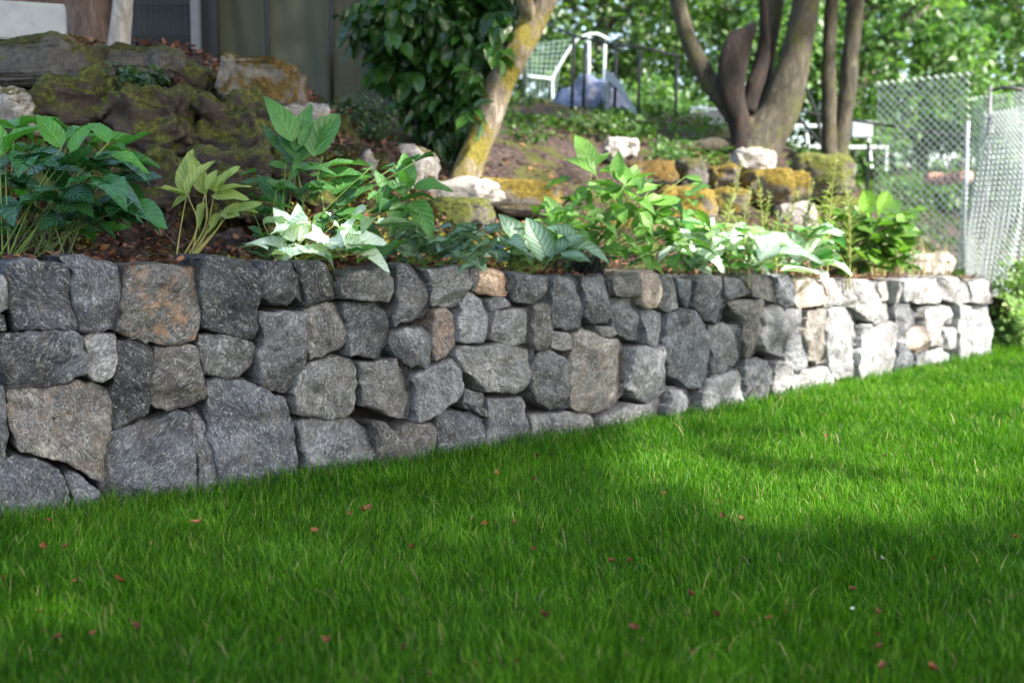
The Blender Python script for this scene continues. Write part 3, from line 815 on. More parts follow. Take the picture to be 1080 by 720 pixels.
def bulk(name, kind, pos, ydir, ndir, size, mat, parent=None, tint=None, wscale=1.0):
    T, Fc, U = TPL[kind]
    pos = np.asarray(pos, float); n = len(pos)
    y = np.asarray(ydir, float); y = y / (np.linalg.norm(y, axis=1)[:, None] + 1e-9)
    z = np.asarray(ndir, float); z = z - y * np.sum(z * y, 1)[:, None]; z = z / (np.linalg.norm(z, axis=1)[:, None] + 1e-9)
    x = np.cross(y, z)
    size = np.broadcast_to(np.asarray(size, float), (n,))
    Tn_ = np.repeat(T[None], n, 0)
    if kind not in ('card', 'chip'):
        Tn_[:, :, 0] *= rng.uniform(.75, 1.15, n)[:, None]
        yy_ = Tn_[:, :, 1]
        Tn_[:, :, 2] = Tn_[:, :, 2] * rng.uniform(.3, 1.5, n)[:, None] + (rng.normal(-.05, .22, n)[:, None]) * yy_ ** 2 + .03 * np.sin(yy_ * 9 + rng.random(n)[:, None] * 6) * np.sign(Tn_[:, :, 0])
        Tn_[:, :, 0] += rng.normal(0, .10, n)[:, None] * yy_ ** 2
    W = (Tn_[:, :, 0, None] * x[:, None, :] * wscale + Tn_[:, :, 1, None] * y[:, None, :] + Tn_[:, :, 2, None] * z[:, None, :]) * size[:, None, None] + pos[:, None, :]
    V = W.reshape(-1, 3)
    k = len(T)
    cnt = np.array([len(f) for f in Fc]); ff = np.concatenate([np.array(f) for f in Fc])
    FF = (ff[None, :] + (np.arange(n) * k)[:, None]).ravel()
    CC = np.tile(cnt, n)
    if tint is None: tint = rng.random(n)
    me = np_mesh(name, V, FF, CC, mat, smooth=(kind not in ('card', 'chip')), tint=np.repeat(tint, k), uv=None if U is None else np.tile(U, (n, 1)))
    return link(name, me, parent)

# ------------------------------------------------------------------ lawn grass
def in_front_of_wall(x, y, m=0.0):
    yy = np.interp(x, CURVE[:, 0], CURVE[:, 1], left=-99, right=CURVE[-1, 1] + 1.6)
    yy = np.where(x < CURVE[0, 0], CURVE[0, 1] + (x - CURVE[0, 0]) * 0.7, yy)
    yy = np.where(x > CURVE[-1, 0], CURVE[-1, 1] + 0.2 + (x - CURVE[-1, 0]) * 0.35, yy)
    return y < yy + m
def grass():
    pts = []
    Ys = []
    ntry = 520000
    # sample y with density ~ width(y) * rho(y)
    yy = np.linspace(1.55, 13.5, 400)
    rho = 32000 * (2.0 / yy) ** 1.25
    w = (0.92 * yy + 3.4) * rho
    cdf = np.cumsum(w); tot = cdf[-1] * (yy[1] - yy[0]); cdf /= cdf[-1]
    n = int(min(tot, 2000000))
    y = np.interp(rng.random(n), cdf, yy)
    x = (rng.random(n) - .5) * (0.92 * y + 3.4)
    keep = in_front_of_wall(x, y, -0.01) & ((np.abs(x) < .46 * y + .45) | (rng.random(n) < .4))
    x, y = x[keep], y[keep]
    n = len(x)
    print("blades", n)
    def fld(s, o):
        # cheap smooth value noise
        gx = (x * s + o); gy = (y * s + o * 1.7)
        ix = np.floor(gx).astype(int); iy = np.floor(gy).astype(int); fx = gx - ix; fy = gy - iy
        fx = fx * fx * (3 - 2 * fx); fy = fy * fy * (3 - 2 * fy)
        def h(a, b):
            v = np.sin(a * 127.1 + b * 311.7 + o * 74.7) * 43758.5453
            return v - np.floor(v)
        return (h(ix, iy) * (1 - fx) + h(ix + 1, iy) * fx) * (1 - fy) + (h(ix, iy + 1) * (1 - fx) + h(ix + 1, iy + 1) * fx) * fy
    clump = fld(3.0, 3) * .5 + fld(9, 11) * .3 + fld(22, 5) * .2
    hgt = (0.026 + 0.042 * clump + 0.024 * rng.random(n)) * 0.92
    longer = rng.random(n) < 0.05
    dw = np.interp(x, CURVE[:, 0], CURVE[:, 1]) - y
    hgt = hgt * (1 + .9 * np.clip(1 - dw / .16, 0, 1) * fld(11, 71) * rng.random(n))
    hgt[longer] *= 1.45
    ang = fld(3.0, 20) * 6.3 + rng.normal(0, 1.7, n)
    lean = np.abs(rng.normal(0.28, 0.35, n)) + 0.12 * fld(6, 31)
    width = 0.00082 * (y / 2.0) ** 0.55 * (0.7 + 0.7 * rng.random(n))
    dx, dy = np.cos(ang), np.sin(ang)
    wa = rng.random(n) * 6.283
    # width axis mostly facing the viewer, random turn
    wx, wy = np.cos(wa), np.sin(wa)
    K = 7
    V = np.zeros((n, K, 3))
    for i, (t, ws) in enumerate(((0, 1.0), (0.4, .9), (0.75, .6))):
        b = lean * hgt * t * t
        cxx = x + dx * b; cyy = y + dy * b; cz = hgt * t * (1 - 0.25 * lean * t)
        V[:, 2 * i] = np.stack([cxx - wx * width * ws, cyy - wy * width * ws, cz], 1)
        V[:, 2 * i + 1] = np.stack([cxx + wx * width * ws, cyy + wy * width * ws, cz], 1)
    b = lean * hgt * 1.0
    V[:, 6] = np.stack([x + dx * b * 1.1, y + dy * b * 1.1, hgt * (1 - .3 * lean)], 1)
    base = np.array([0, 1, 3, 2, 2, 3, 5, 4, 4, 5, 6])
    cnt = np.array([4, 4, 3])
    tint = np.clip(0.06 + 0.40 * (fld(2.3, 44) * .6 + fld(7, 8) * .4) + rng.normal(0, .28, n) + 0.15 * longer, 0, 1)
    dry = rng.random(n) < 0.02
    g = ~dry
    def emit(msk, name, mat):
        m = msk.sum()
        FF = (base[None] + (np.arange(m) * K)[:, None]).ravel()
        return link(name, np_mesh(name, V[msk].reshape(-1, 3), FF, np.tile(cnt, m), mat, True, np.repeat(tint[msk], K)))
    o = emit(g, "lawn_grass", M['grass']); tag(o, "thick bright green lawn grass in front of the stone wall", "grass", kind="stuff")
    o = emit(dry, "dry_grass_blades", M['straw']); tag(o, "thin pale dry blades mixed through the lawn", "grass", kind="stuff")
grass()

# ------------------------------------------------------------------ fallen leaves on the lawn
fl = [(209,551,9),(52,548,5),(49,577,6),(70,577,6),(3,612,10),(127,613,7),(77,613,4),(45,645,8),(147,662,9),(98,668,6),(59,673,7),(46,668,6),(331,559,6),(299,604,5),(350,627,6),(345,675,9),(297,676,5),(143,513,4),
 (384,539,9),(369,542,5),(523,502,6),(564,506,5),(566,482,5),(512,553,7),(522,550,4),(543,552,4),(563,579,5),(436,578,5),(646,592,5),(665,592,5),(449,630,6),(572,650,10),(424,684,9),(454,711,9),(546,698,6),(588,690,4),(662,692,7),(673,663,9),(694,677,7),(503,702,6),
 (763,545,8),(783,548,5),(760,530,4),(729,628,7),(757,650,9),(811,652,6),(827,647,5),(900,622,5),(925,647,6),(926,670,5),(927,683,6),(929,705,9),(985,707,8),(1072,567,5),(732,687,5),(983,590,5),(933,482,5),(870,460,4),(700,520,4),(610,540,4)]
def fallen(u, v, s, mat, label, grp):
    z = random.uniform(.036, .052)
    p = ground_at(u, v, z)
    L = s * (1.5 if mat is M['red_leaf'] else 1.1) / (F / p.y); wf = random.uniform(.6, 1.15)
    T, Fc, U = TPL['ovate']
    mb = MB()
    a = random.uniform(0, 6.28)
    yd = Vector((math.cos(a), math.sin(a), random.uniform(-.2, .5))).normalized()
    nd_ = Vector((random.uniform(-.7, .7), random.uniform(-.9, .1), 1)).normalized()
    nd_ = (nd_ - yd * nd_.dot(yd)).normalized(); xd = yd.cross(nd_)
    cu_ = random.uniform(.8, 2.6)
    V = []; cw = random.uniform(.3, 1.8)
    for t in T:
        y = t[1] - .5
        t = (t[0] + random.uniform(-.07, .07), t[1] + random.uniform(-.06, .06), t[2])
        zc = t[2] + cu_ * (y * y) + abs(t[0]) * cw + random.uniform(-.05, .05)
        V.append(p + (xd * t[0] * wf + yd * y + nd_ * zc) * L)
    mb.add(V, Fc)
    # leaf stalk
    mb.tube([p - yd * L * .5, p - yd * L * .75 + nd_ * L * .1], L * .015, 4)
    o = mb.build("fallen_leaf", mat, None, True)
    tn = o.data.attributes.new("tint", 'FLOAT', 'POINT'); val = random.random()
    tn.data.foreach_set("value", np.full(len(o.data.vertices), val, np.float32))
    tag(o, label, "leaf", grp)
for i, (u, v, s) in enumerate(fl):
    if i == 0: lb = "largest curled dark red leaf on the shaded lawn just below the wall"
    elif i == 4: lb = "tan fallen leaf at the left edge of the lawn"
    elif u < 360: lb = "small red-brown fallen leaf in the dark grass at the lawn's left"
    elif u < 720: lb = "small red-brown fallen leaf in the grass at the lawn's middle"
    else: lb = "small red-brown fallen leaf in the grass at the lawn's right"
    fallen(u, v, s, M['red_leaf'], lb, "fallen leaves scattered on the lawn")
fallen(929, 589, 9, M['pale_leaf'], "pale whitish-green fallen leaf in the grass at right", "fallen leaves scattered on the lawn")
fallen(898, 642, 5, M['pale_leaf'], "tiny white petal-like leaf in the grass below the pale green leaf", "fallen leaves scattered on the lawn")

# ------------------------------------------------------------------ leaf litter on the terrace
def litter(n, name):
    P = []
    uu = rng.uniform(-40, 1046, n)
    t = np.abs(rng.normal(0, 1.0, n)) * 1.1 + 0.03
    idx = np.searchsorted(CURVE[:, 0], rng.uniform(-2.4, CURVE[-1, 0], n)).clip(0, len(CURVE) - 1)
    xy = CURVE[idx] - NRM[idx] * (t[:, None] + 0.05)
    xy += rng.normal(0, .03, xy.shape)
    z = terr(xy[:, 0], xy[:, 1])
    z = z + np.array([micro(p[0], p[1], q) for p, q in zip(xy, t + .05)]) + 0.006
    pos = np.column_stack([xy, z])
    a = rng.random(n) * 6.28
    yd = np.column_stack([np.cos(a), np.sin(a), rng.normal(0, .3, n)])
    nd_ = np.column_stack([rng.normal(0, .5, n), rng.normal(0, .5, n), np.ones(n)])
    return bulk(name, 'chip', pos, yd, nd_, rng.uniform(.012, .036, n), M['wood_chip'], None)
tag(litter(16000, "leaf_litter"), "red-brown dead leaves and bark bits covering the raised bed", "leaf litter", kind="stuff")

n = 700
k = rng.integers(20, len(CURVE), n)
xy = CURVE[k] - NRM[k] * rng.uniform(.02, .14, n)[:, None]
ut, _, _ = project(np.column_stack([xy, np.full(n, .7)]))
zt_ = np.array([wall_top_z(float(a)) for a in np.clip(ut, -30, 1040)])
a = rng.random(n) * 6.28
tag(bulk("leaf_litter", 'chip', np.column_stack([xy, zt_ + .004]), np.column_stack([np.cos(a), np.sin(a), rng.normal(0, .3, n)]),
         np.column_stack([rng.normal(0, .4, n), rng.normal(0, .4, n), np.ones(n)]), rng.uniform(.01, .03, n), M['wood_chip'], None),
    "crumbs of dead leaf spilled over the top edge of the wall", "leaf litter", kind="stuff")

# ------------------------------------------------------------------ rocks
def boulder(name, u0, u1, v0, v1, Y, mat, label, depth=None, boxy=0.45, group=None, seed=None, tilt=0, rough=1.0):
    sd = (u0 * 3.1 + v0 * 1.7) if seed is None else seed
    c = at((u0 + u1) / 2, (v0 + v1) / 2, Y)
    hw = (u1 - u0) / 2 / (F / Y); hh = (v1 - v0) / 2 / (F / Y)
    hd = depth / 2 if depth else max(hw, hh) * .8
    import bmesh
    bm = bmesh.new(); bmesh.ops.create_icosphere(bm, subdivisions=5, radius=1)
    rot = Matrix.Rotation(tilt, 3, 'Y')
    m = min(hw, hh, hd)
    rs = random.Random(int(sd * 10) + 5)
    pls = []
    for _ in range(7):
        pn = Vector((rs.gauss(0, 1), rs.gauss(0, 1), rs.gauss(0, .8))).normalized()
        pls.append((pn, rs.uniform(.62, .95) * (abs(pn.x) * hw + abs(pn.y) * hd + abs(pn.z) * hh) / m * .86))
    for v in bm.verts:
        p = v.co.normalized()
        e = 1 - boxy
        q = Vector([math.copysign(abs(a) ** e, a) for a in p])
        k = (1 - boxy * .28)
        q = q * k
        co = Vector((q.x * hw, q.y * hd, q.z * hh))
        for (pn, pd) in pls:
            dd = co.dot(pn) / m - pd
            if dd > 0: co -= pn * dd * m * .92
        w = noise.fractal(Vector((co.x * 9 + sd, co.y * 9, co.z * 9)), .6, 2.1, 6)
        w2 = noise.noise(Vector((co.x * 3 / max(m * 6, .1) - sd, co.y * 3 / max(m * 6, .1), co.z * 3 / max(m * 6, .1))))
        w3 = 1 - 2 * abs(noise.noise(Vector((co.x * 16 + sd, co.y * 16, co.z * 16))))
        co += p * (w * .03 * rough + w3 * .007 * rough + w2 * m * .3)
        v.co = c + rot @ co
    me = bpy.data.meshes.new(name); bm.to_mesh(me); bm.free()
    me.polygons.foreach_set("use_smooth", np.ones(len(me.polygons), bool))
    me.materials.append(mat)
    o = link(name, me)
    tag(o, label, "rock", group)
    return o
GR = "rocks edging the raised bank"
boulder("rock", -40, 118, 44, 96, 4.72, M['rock'], "rough grey ledge rock under the concrete block", .45, .6)
boulder("rock", 85, 205, 54, 86, 4.95, M['rock'], "flat lichen-grey ledge rock below the pale tree trunk", .4, .6)
boulder("rock", -45, 54, 94, 146, 4.45, M['rock_light'], "pale grey boulder at the left edge above the dark leaves", .35, .55)
boulder("rock", 182, 226, 72, 104, 4.95, M['rock_bank'], "small mossy rock left of the big moss-capped block", .2, .4)
boulder("rock", 228, 329, 62, 116, 4.95, M['rock_block'], "big angular block capped with golden moss at upper left", .4, .75, tilt=.12)
boulder("rock", 283, 352, 108, 160, 4.95, M['rock_light'], "pale rock beneath the moss-capped block", .3, .6)
boulder("rock", 200, 285, 114, 148, 5.02, M['rock_bank'], "dark mossy rock set in the bank below the block", .3, .5)
boulder("rock", 392, 462, 152, 196, 5.9, M['rock_light'], "pinkish white sunlit stone behind the leafy bush", .4, .6, tilt=.25)
boulder("rock", 425, 535, 190, 222, 5.75, M['rock_light'], "pale flat stone at the foot of the mossy trunk", .35, .5)
boulder("rock", 452, 520, 207, 246, 5.35, M['rock_green'], "rounded mossy rock in front of the leaning trunk", .3, .45)
boulder("rock", 498, 602, 190, 228, 6.0, M['rock_moss'], "long low rock with a golden moss top, right of the leaning trunk", .3, .7)
boulder("rock", 620, 700, 228, 280, 6.5, M['rock_moss'], "moss-covered rock behind the tall centre plant", .4, .5)
boulder("rock", 634, 674, 148, 170, 8.3, M['rock_light'], "small pinkish stone by the foot of the slide", .25, .5)
boulder("rock", 655, 714, 168, 198, 7.7, M['rock_block'], "pale rounded rock with moss on its left shoulder", .4, .5)
boulder("rock", 712, 746, 166, 202, 7.7, M['rock'], "dark rough upright rock among the mossy ones", .25, .5)
boulder("rock", 688, 758, 195, 242, 7.2, M['rock_moss'], "bright golden moss rock behind the centre plant's right side", .4, .45)
boulder("rock", 744, 780, 174, 202, 7.9, M['rock_moss'], "small square moss-topped rock under the big tree", .3, .7)
boulder("rock", 746, 796, 198, 234, 7.6, M['rock_moss'], "dark fronted mossy cube-shaped rock in the lower row", .3, .7)
boulder("rock", 768, 818, 157, 184, 8.1, M['rock_light'], "clean pale boulder lying on top of the mossy rocks", .3, .5, tilt=.1)
boulder("rock", 782, 836, 176, 216, 7.9, M['rock_moss'], "golden mossed rock below the clean pale boulder", .35, .6)
boulder("rock", 815, 858, 180, 218, 7.95, M['rock_moss'], "sunlit golden mossed rock left of the twin trunks", .3, .6)
boulder("rock", 832, 900, 160, 208, 8.5, M['rock_green'], "green mossy mound at the base of the twin trunks", .4, .4)
boulder("rock", 814, 862, 212, 246, 7.9, M['rock_light'], "whitish grey rock behind the feathery weeds", .3, .5)
boulder("rock", 862, 912, 205, 250, 8.4, M['rock_green'], "mossy rock half hidden by the feathery weeds", .3, .5)
boulder("rock", 935, 1003, 266, 296, 8.55, M['rock_light'], "bleached flat stone lying on the wall's sunny right end", .3, .5)
boulder("rock", 1058, 1082, 342, 368, 8.6, M['rock_light'], "small tan stone beside the lawn past the wall's end", .2, .4)

# craggy mossy rocks that make up the shaded bank at left
for (u0, u1, v0, v1, Y, mt, lb, dp) in [(45, 150, 88, 150, 4.62, 'rock_bank', "dark mossy crag directly below the ledge rock, behind the green leaves", .5),
        (128, 222, 96, 172, 4.66, 'rock_bank', "large dark moss-streaked crag in the middle of the shaded left bank", .5),
        (200, 300, 108, 172, 4.80, 'rock_bank', "dark mossy crag directly under the moss-capped block", .5),
        (140, 225, 160, 232, 4.36, 'rock_bank', "low dark crag behind the yellow-green peony's left side", .4),
        (212, 290, 160, 236, 4.44, 'rock_bank', "low dark crag behind the peony's right side", .4),
        (40, 145, 150, 232, 4.28, 'rock_bank', "low dark crag hidden behind the dark leaves at left", .4),
        (345, 402, 165, 205, 5.6, 'rock_light', "rough pinkish stone in dim light behind the left hydrangea", .3),
        (262, 345, 165, 232, 4.78, 'rock_bank', "big dark rock behind the tall left hydrangea", .4)]:
    boulder("rock", u0, u1, v0, v1, Y, M[mt], lb, dp, .45, rough=2.4)

# concrete block
p0 = at(34, 27, 4.72)
mb = MB(); w = 66 / (F / 4.72); h = 38 / (F / 4.72)
rot = Matrix.Rotation(.35, 3, 'Z')
import bmesh
def bevel_box(c, d, rot, bev=.006, segs=2):
    bm = bmesh.new(); bmesh.ops.create_cube(bm, size=1)
    for v in bm.verts: v.co = Vector((v.co.x * d[0], v.co.y * d[1], v.co.z * d[2]))
    bmesh.ops.bevel(bm, geom=list(bm.edges), offset=bev, segments=segs, affect='EDGES')
    V = [Vector(c) + rot @ v.co for v in bm.verts]; Fc = [tuple(v.index for v in f.verts) for f in bm.faces]
    bm.free(); return V, Fc
mb.add(*bevel_box(p0, (w, .2, h), rot))
tag(mb.build("concrete_block", M['concrete']), "light grey concrete block resting on the mossy ledge at upper left", "concrete block")

# ------------------------------------------------------------------ trees
def limb(mb, px, Y, r_px, wob=.25, n=14, sub=6, sd=0, zf=.4):
    """px list of (u,v[,dY]) and radius in px along it"""
    rows = []
    for i, p in enumerate(px):
        dY = p[2] if len(p) > 2 else 0
        q = at(p[0], p[1], Y + dY)
        rows.append((q.x, q.y, q.z, r_px[i] / (F / (Y + dY))))
    s = spline(rows, sub)
    mb.tube([r[:3] for r in s], [max(.004, r[3]) for r in s], n, wob, True, sd, zf)
trees = {}
def tree(name, base, label, cat="tree", group=None):
    return empty(name, base, label, cat, group)
# leaning mossy trunk
t = tree("leaning_tree", at(490, 205, 6.3), "slender tree trunk leaning right, coated in yellow moss")
mb = MB(); limb(mb, [(484, 222), (490, 190), (505, 150), (520, 105), (540, 62), (562, 22), (582, -18), (610, -90, .2), (640, -200, .4), (655, -330, .6)], 6.3, [24, 18, 16, 14.5, 13.5, 13, 12.5, 11, 9, 5], .3, 26, 12, 3)
limb(mb, [(560, 25), (545, -30, -.2), (520, -120, -.5), (505, -260, -.9)], 6.3, [9, 8, 6, 3], .3, 10, 6, 5)
mb.build("trunk", M['bark_moss'], t, True); trees['lean'] = t
# dark leafy evergreen in front of the tarp
t2 = tree("leafy_bush", at(450, 170, 6.7), "dark glossy-leaved bushy tree hanging over the bank beside the mossy trunk"); trees['bush'] = t2
mb = MB(); limb(mb, [(446, 190), (448, 150), (440, 100), (435, 50), (450, 0), (460, -60)], 6.7, [15, 13, 11, 10, 9, 7], .35, 12, 6, 9)
limb(mb, [(446, 120), (480, 70), (520, 30), (540, -10)], 6.7, [7, 6, 5, 4], .3, 8, 5, 2)
mb.build("trunk", M['burnt'], t2, True)
# left tree behind the block
t3 = tree("garden_tree", at(100, 55, 5.4), "thick reddish brown trunk with a pale trunk fused on its right, top left"); trees['left'] = t3
mb = MB(); limb(mb, [(95, 66), (97, 40), (96, 0), (94, -60), (100, -200), (110, -400)], 5.5, [27, 23, 22, 21, 17, 12], .3, 18, 6, 4)
mb.build("trunk", M['bark_brown'], t3, True)
mb = MB(); limb(mb, [(124, 64), (127, 40), (131, 0), (137, -60), (160, -200)], 5.45, [15, 11, 10, 9, 7], .3, 12, 6, 6)
mb.build("pale_stem", M['bark_pale'], t3, True)
mb = MB(); limb(mb, [(42, 60), (40, 20), (38, -20), (34, -120), (24, -300)], 5.9, [33, 31, 30, 24, 16], .3, 14, 6, 14)
tt_ = tree("garden_tree", at(38, 60, 5.9), "brown trunk just showing above the concrete block"); mb.build("trunk", M['bark_brown'], tt_, True)
# big forked tree
t4 = tree("forked_tree", at(800, 168, 9.1), "large old tree forking low into curved grey limbs around a dark hollow snag"); trees['fork'] = t4
mb = MB()
limb(mb, [(786, 178), (800, 152), (818, 122), (832, 85), (842, 45), (850, 5), (858, -45), (862, -130), (850, -260)], 9.1, [34, 26, 21, 17, 15, 14, 13, 10, 6], .22, 20, 7, 1)
limb(mb, [(790, 165), (800, 120), (806, 80), (812, 40), (818, 0), (822, -60), (840, -180)], 9.3, [18, 12, 9, 8.5, 8, 7, 5], .25, 12, 6, 7)
limb(mb, [(792, 160), (778, 125), (755, 95), (737, 65), (724, 35), (716, 5), (708, -30), (690, -120), (660, -240)], 9.05, [16, 13, 11, 9.5, 9, 8.5, 8, 6, 4], .25, 14, 7, 8)
limb(mb, [(800, 162), (770, 155), (735, 155), (700, 156), (670, 160)], 9.0, [16, 10, 7, 5, 2], .3, 10, 6, 12)
mb.build("trunk", M['bark_green'], t4, True)
mb = MB(); limb(mb, [(784, 162), (780, 130), (774, 98), (777, 66), (783, 44), (792, 30), (797, 24)], 8.95, [14, 12, 14, 16, 15, 9, 3], .7, 30, 9, 27, .16)
limb(mb, [(788, 118), (797, 85), (805, 52), (806, 22), (803, -30)], 9.02, [9, 8, 6, 5, 4], .5, 14, 7, 25, .2)
mb.build("hollow_snag", M['burnt'], t4, True)
# twin stems
t5 = tree("twin_stem_tree", at(880, 175, 9.2), "two slim upright trunks rising from one base right of the forked tree"); trees['twin'] = t5
mb = MB(); limb(mb, [(880, 182), (876, 158), (873, 110), (874, 60), (877, 10), (880, -60), (872, -200)], 9.2, [15, 8, 7.5, 7, 7, 6, 4], .3, 12, 7, 2)
limb(mb, [(882, 182), (885, 158), (892, 110), (896, 60), (901, 10), (906, -60), (930, -200)], 9.25, [15, 10, 9, 8.5, 8, 7, 5], .3, 12, 7, 31)
mb.build("trunk", M['bark_green'], t5, True)

# ------------------------------------------------------------------ structures behind
# bar fence
def bars_fence():
    Y = 7.2
    e = empty("bar_fence", at(170, 80, Y), "dark metal fence panel of thin vertical bars at upper left", "fence")
    z0 = 1.45; x0 = at(128, 40, Y).x; x1 = at(204, 40, Y).x; zt = at(0, -60, Y).z
    mb = MB()
    n = 12
    for i in range(n + 1):
        x = x0 + (x1 - x0) * i / n
        mb.tube([(x, Y, z0), (x, Y, zt)], .0055, 6)
    for v in (5, 38, 66, -50):
        z = at(0, v, Y).z
        mb.tube([(x0, Y, z), (x1, Y, z)], .008, 6)
    mb.build("bars", M['metal_grey'] if False else M['metal_black'], e)
    mb = MB(); mb.box(((x0 + x1) / 2 - .5, Y + .12, (z0 + zt) / 2), (x1 - x0 + 1.25, .03, zt - z0)); mb.build("back_panel", M['metal_black'], e)
    mb = MB(); x = at(207, 40, Y - .02).x; mb.box((x, Y - .02, (z0 + zt) / 2), (.05, .05, zt - z0)); mb.build("post", M['metal_grey'], e)
bars_fence()
def screen():
    Y = 7.4
    e = empty("fabric_screen", at(300, 105, Y), "olive green fabric screen stretched between thin posts, behind the bank", "screen")
    xs_ = [at(u, 40, Y).x for u in (210, 283, 350, 412)]
    z0 = 1.35; zt = at(0, -70, Y).z
    V = []; Fc = []
    nx, nz = 90, 16
    for j in range(nz + 1):
        for i in range(nx + 1):
            x = xs_[0] + (xs_[-1] - xs_[0]) * i / nx
            k = (i / nx * 3) % 1.0
            z = z0 + (zt - z0) * j / nz
            y = Y + .05 * math.sin(math.pi * k) + .012 * noise.noise(Vector((x * 7 + z * 2, z * 1.5, 0))) + .008 * math.sin(x * 40 + z * 5)
            V.append((x, y, z))
    for j in range(nz):
        for i in range(nx): Fc.append((j * (nx + 1) + i, j * (nx + 1) + i + 1, (j + 1) * (nx + 1) + i + 1, (j + 1) * (nx + 1) + i))
    b = len(V); V += [(x, y + .012, z) for x, y, z in V]; Fc += [tuple(b + i for i in f[::-1]) for f in list(Fc)]
    mb = MB(); mb.add(V, Fc); mb.build("fabric", M['tarp'], e, True)
    for x in xs_[1:]:
        mb = MB(); mb.tube([(x, Y - .02, z0), (x, Y - .02, zt)], .014, 8); mb.build("post", M['metal_black'], e, True)
screen()

def black_frame():
    Y = 10.2
    e = empty("black_post_fence", at(640, 150, Y), "low black metal rail fence with slim posts in front of the play things", "fence")
    top = [(553, 30), (575, 24), (605, 38), (645, 47), (680, 51), (717, 60)]
    pt = [at(u, v, Y + (.9 if u < 600 else 0.0)) for u, v in top]
    mb = MB(); mb.tube(pt, .013, 8); mb.build("rail", M['metal_black'], e, True)
    for u, v0, v1 in ((553, 34, 130), (605, 38, 125), (617, 46, 122), (650, 48, 120), (675, 52, 130), (714, 62, 150)):
        Yk = Y + (.9 if u < 600 else 0)
        a = at(u, v0, Yk); b = at(u - 2, v1, Yk)
        mb = MB(); mb.tube([a, Vector((b.x, b.y, min(b.z, tz(b.x, b.y) - .02)))], .015, 8); mb.build("post", M['metal_black'], e, True)
black_frame()
def white_frame():
    Y = 11.4
    e = empty("tube_frame", at(610, 120, Y), "white bent tube frame with light green netting, behind the black posts", "frame")
    def tb(pts, r=.015):
        s = spline([tuple(at(u, v, Y + d)) for u, v, d in pts], 6)
        return s, r
    mb = MB()
    for pts in ([(583, 112, 0), (583, 84, 0), (592, 66, 0), (602, 50, 0), (612, 40, 0), (628, 36, 0), (642, 42, 0)],
                [(621, 38, 0), (621, 92, 0)], [(638, 44, 0), (637, 92, 0)], [(556, 81, 0), (583, 84, 0)]):
        s, r = tb(pts); mb.tube(s, r, 8)
    mb.build("tubes", M['white'], e, True)
    mb = MB()
    for k in range(8):
        f = k / 7
        a = at(556, 78 - 30 * f, Y); b = at(583 + 22 * f, 82 - 40 * f, Y)
        mb.tube([a, b], .004, 4)
        a = at(556 + 40 * f, 50 - 8 * f, Y); b = at(556 + 27 * f, 110, Y)
        mb.tube([a, b], .004, 4)
    mb.build("netting", M['wire_green'], e)
white_frame()
def cover():
    Y = 10.9
    c = at(622, 128, Y)
    e = empty("covered_pile", c, "low pile under a crumpled blue-grey tarpaulin between the black posts", "tarpaulin")
    bm = bmesh.new(); bmesh.ops.create_icosphere(bm, subdivisions=5, radius=1)
    for v in bm.verts:
        p = v.co.copy()
        q = Vector((p.x * .40, p.y * .35, p.z * .42))
        w = noise.fractal(q * 5, .8, 2, 4); rg = abs(noise.noise(q * 7))
        q += p * (w * .06 - rg * .07)
        if q.z < 0: q.z *= .5; q.x *= 1.12; q.y *= 1.1
        v.co = c + q
    me = bpy.data.meshes.new("sheet"); bm.to_mesh(me); bm.free(); me.materials.append(M['blue_tarp'])
    me.polygons.foreach_set("use_smooth", np.ones(len(me.polygons), bool))
    link("sheet", me, e)
cover()
def slide():
    Y = 10.4
    pts = [(640, 84), (652, 94), (664, 112), (674, 132), (684, 148), (698, 156)]
    e = empty("play_slide", at(690, 158, Y), "grey-white plastic slide curving down to the bank", "slide")
    rows = [at(u, v, Y - .08 * i) for i, (u, v) in enumerate(pts)]
    s = [Vector(p) for p in spline([tuple(r) for r in rows], 5)]
    V = []; Fc = []; W = Vector((.04, .24, 0))
    prof = [(-1, .07), (-.95, .07), (-.85, 0), (.85, 0), (.95, .07), (1, .07), (1, -.02), (-1, -.02)]
    for p in s:
        for a, z in prof: V.append(p + W * a * .9 + Vector((0, 0, z)))
    n = len(prof)
    for i in range(len(s) - 1):
        for k in range(n): Fc.append((i * n + k, i * n + (k + 1) % n, (i + 1) * n + (k + 1) % n, (i + 1) * n + k))
    Fc += [tuple(range(n)), tuple((len(s) - 1) * n + k for k in range(n))]
    mb = MB(); mb.add(V, Fc); mb.build("chute", M['white_grey'], e)
    mb = MB()
    for dx in (-.2, .2):
        a = s[0] + Vector((0, dx, 0)); mb.tube([a, (a.x, a.y, tz(a.x, a.y))], .018, 8)
        mb.build("leg", M['white_grey'], e); mb = MB()
slide()
def chair():
    Y = 10.6
    e = empty("garden_chair", at(750, 160, Y), "pale metal garden chair with a grey panel back, seen left of the forked tree", "chair")
    x0, x1 = at(730, 0, Y).x, at(772, 0, Y).x
    def z(v): return at(750, v, Y).z
    mb = MB(); mb.box(((x0 + x1) / 2, Y, (z(118) + z(130)) / 2), (x1 - x0 - .03, .02, z(118) - z(130))); mb.build("backrest", M['metal_grey'], e)
    mb = MB()
    mb.tube([(x0, Y, z(114)), (x1, Y, z(117))], .014, 8)
    mb.build("top_rail", M['white'], e)
    mb = MB(); mb.box(((x0 + x1) / 2, Y - .2, z(135)), (x1 - x0, .42, .03)); mb.build("seat", M['white'], e)
    for x in (x0, x1):
        for y in (Y, Y - .4):
            mb = MB(); mb.tube([(x, y, z(114) if y == Y else z(135)), (x, y, z(135) - .42)], .013, 8); mb.build("leg", M['white'], e)
chair()
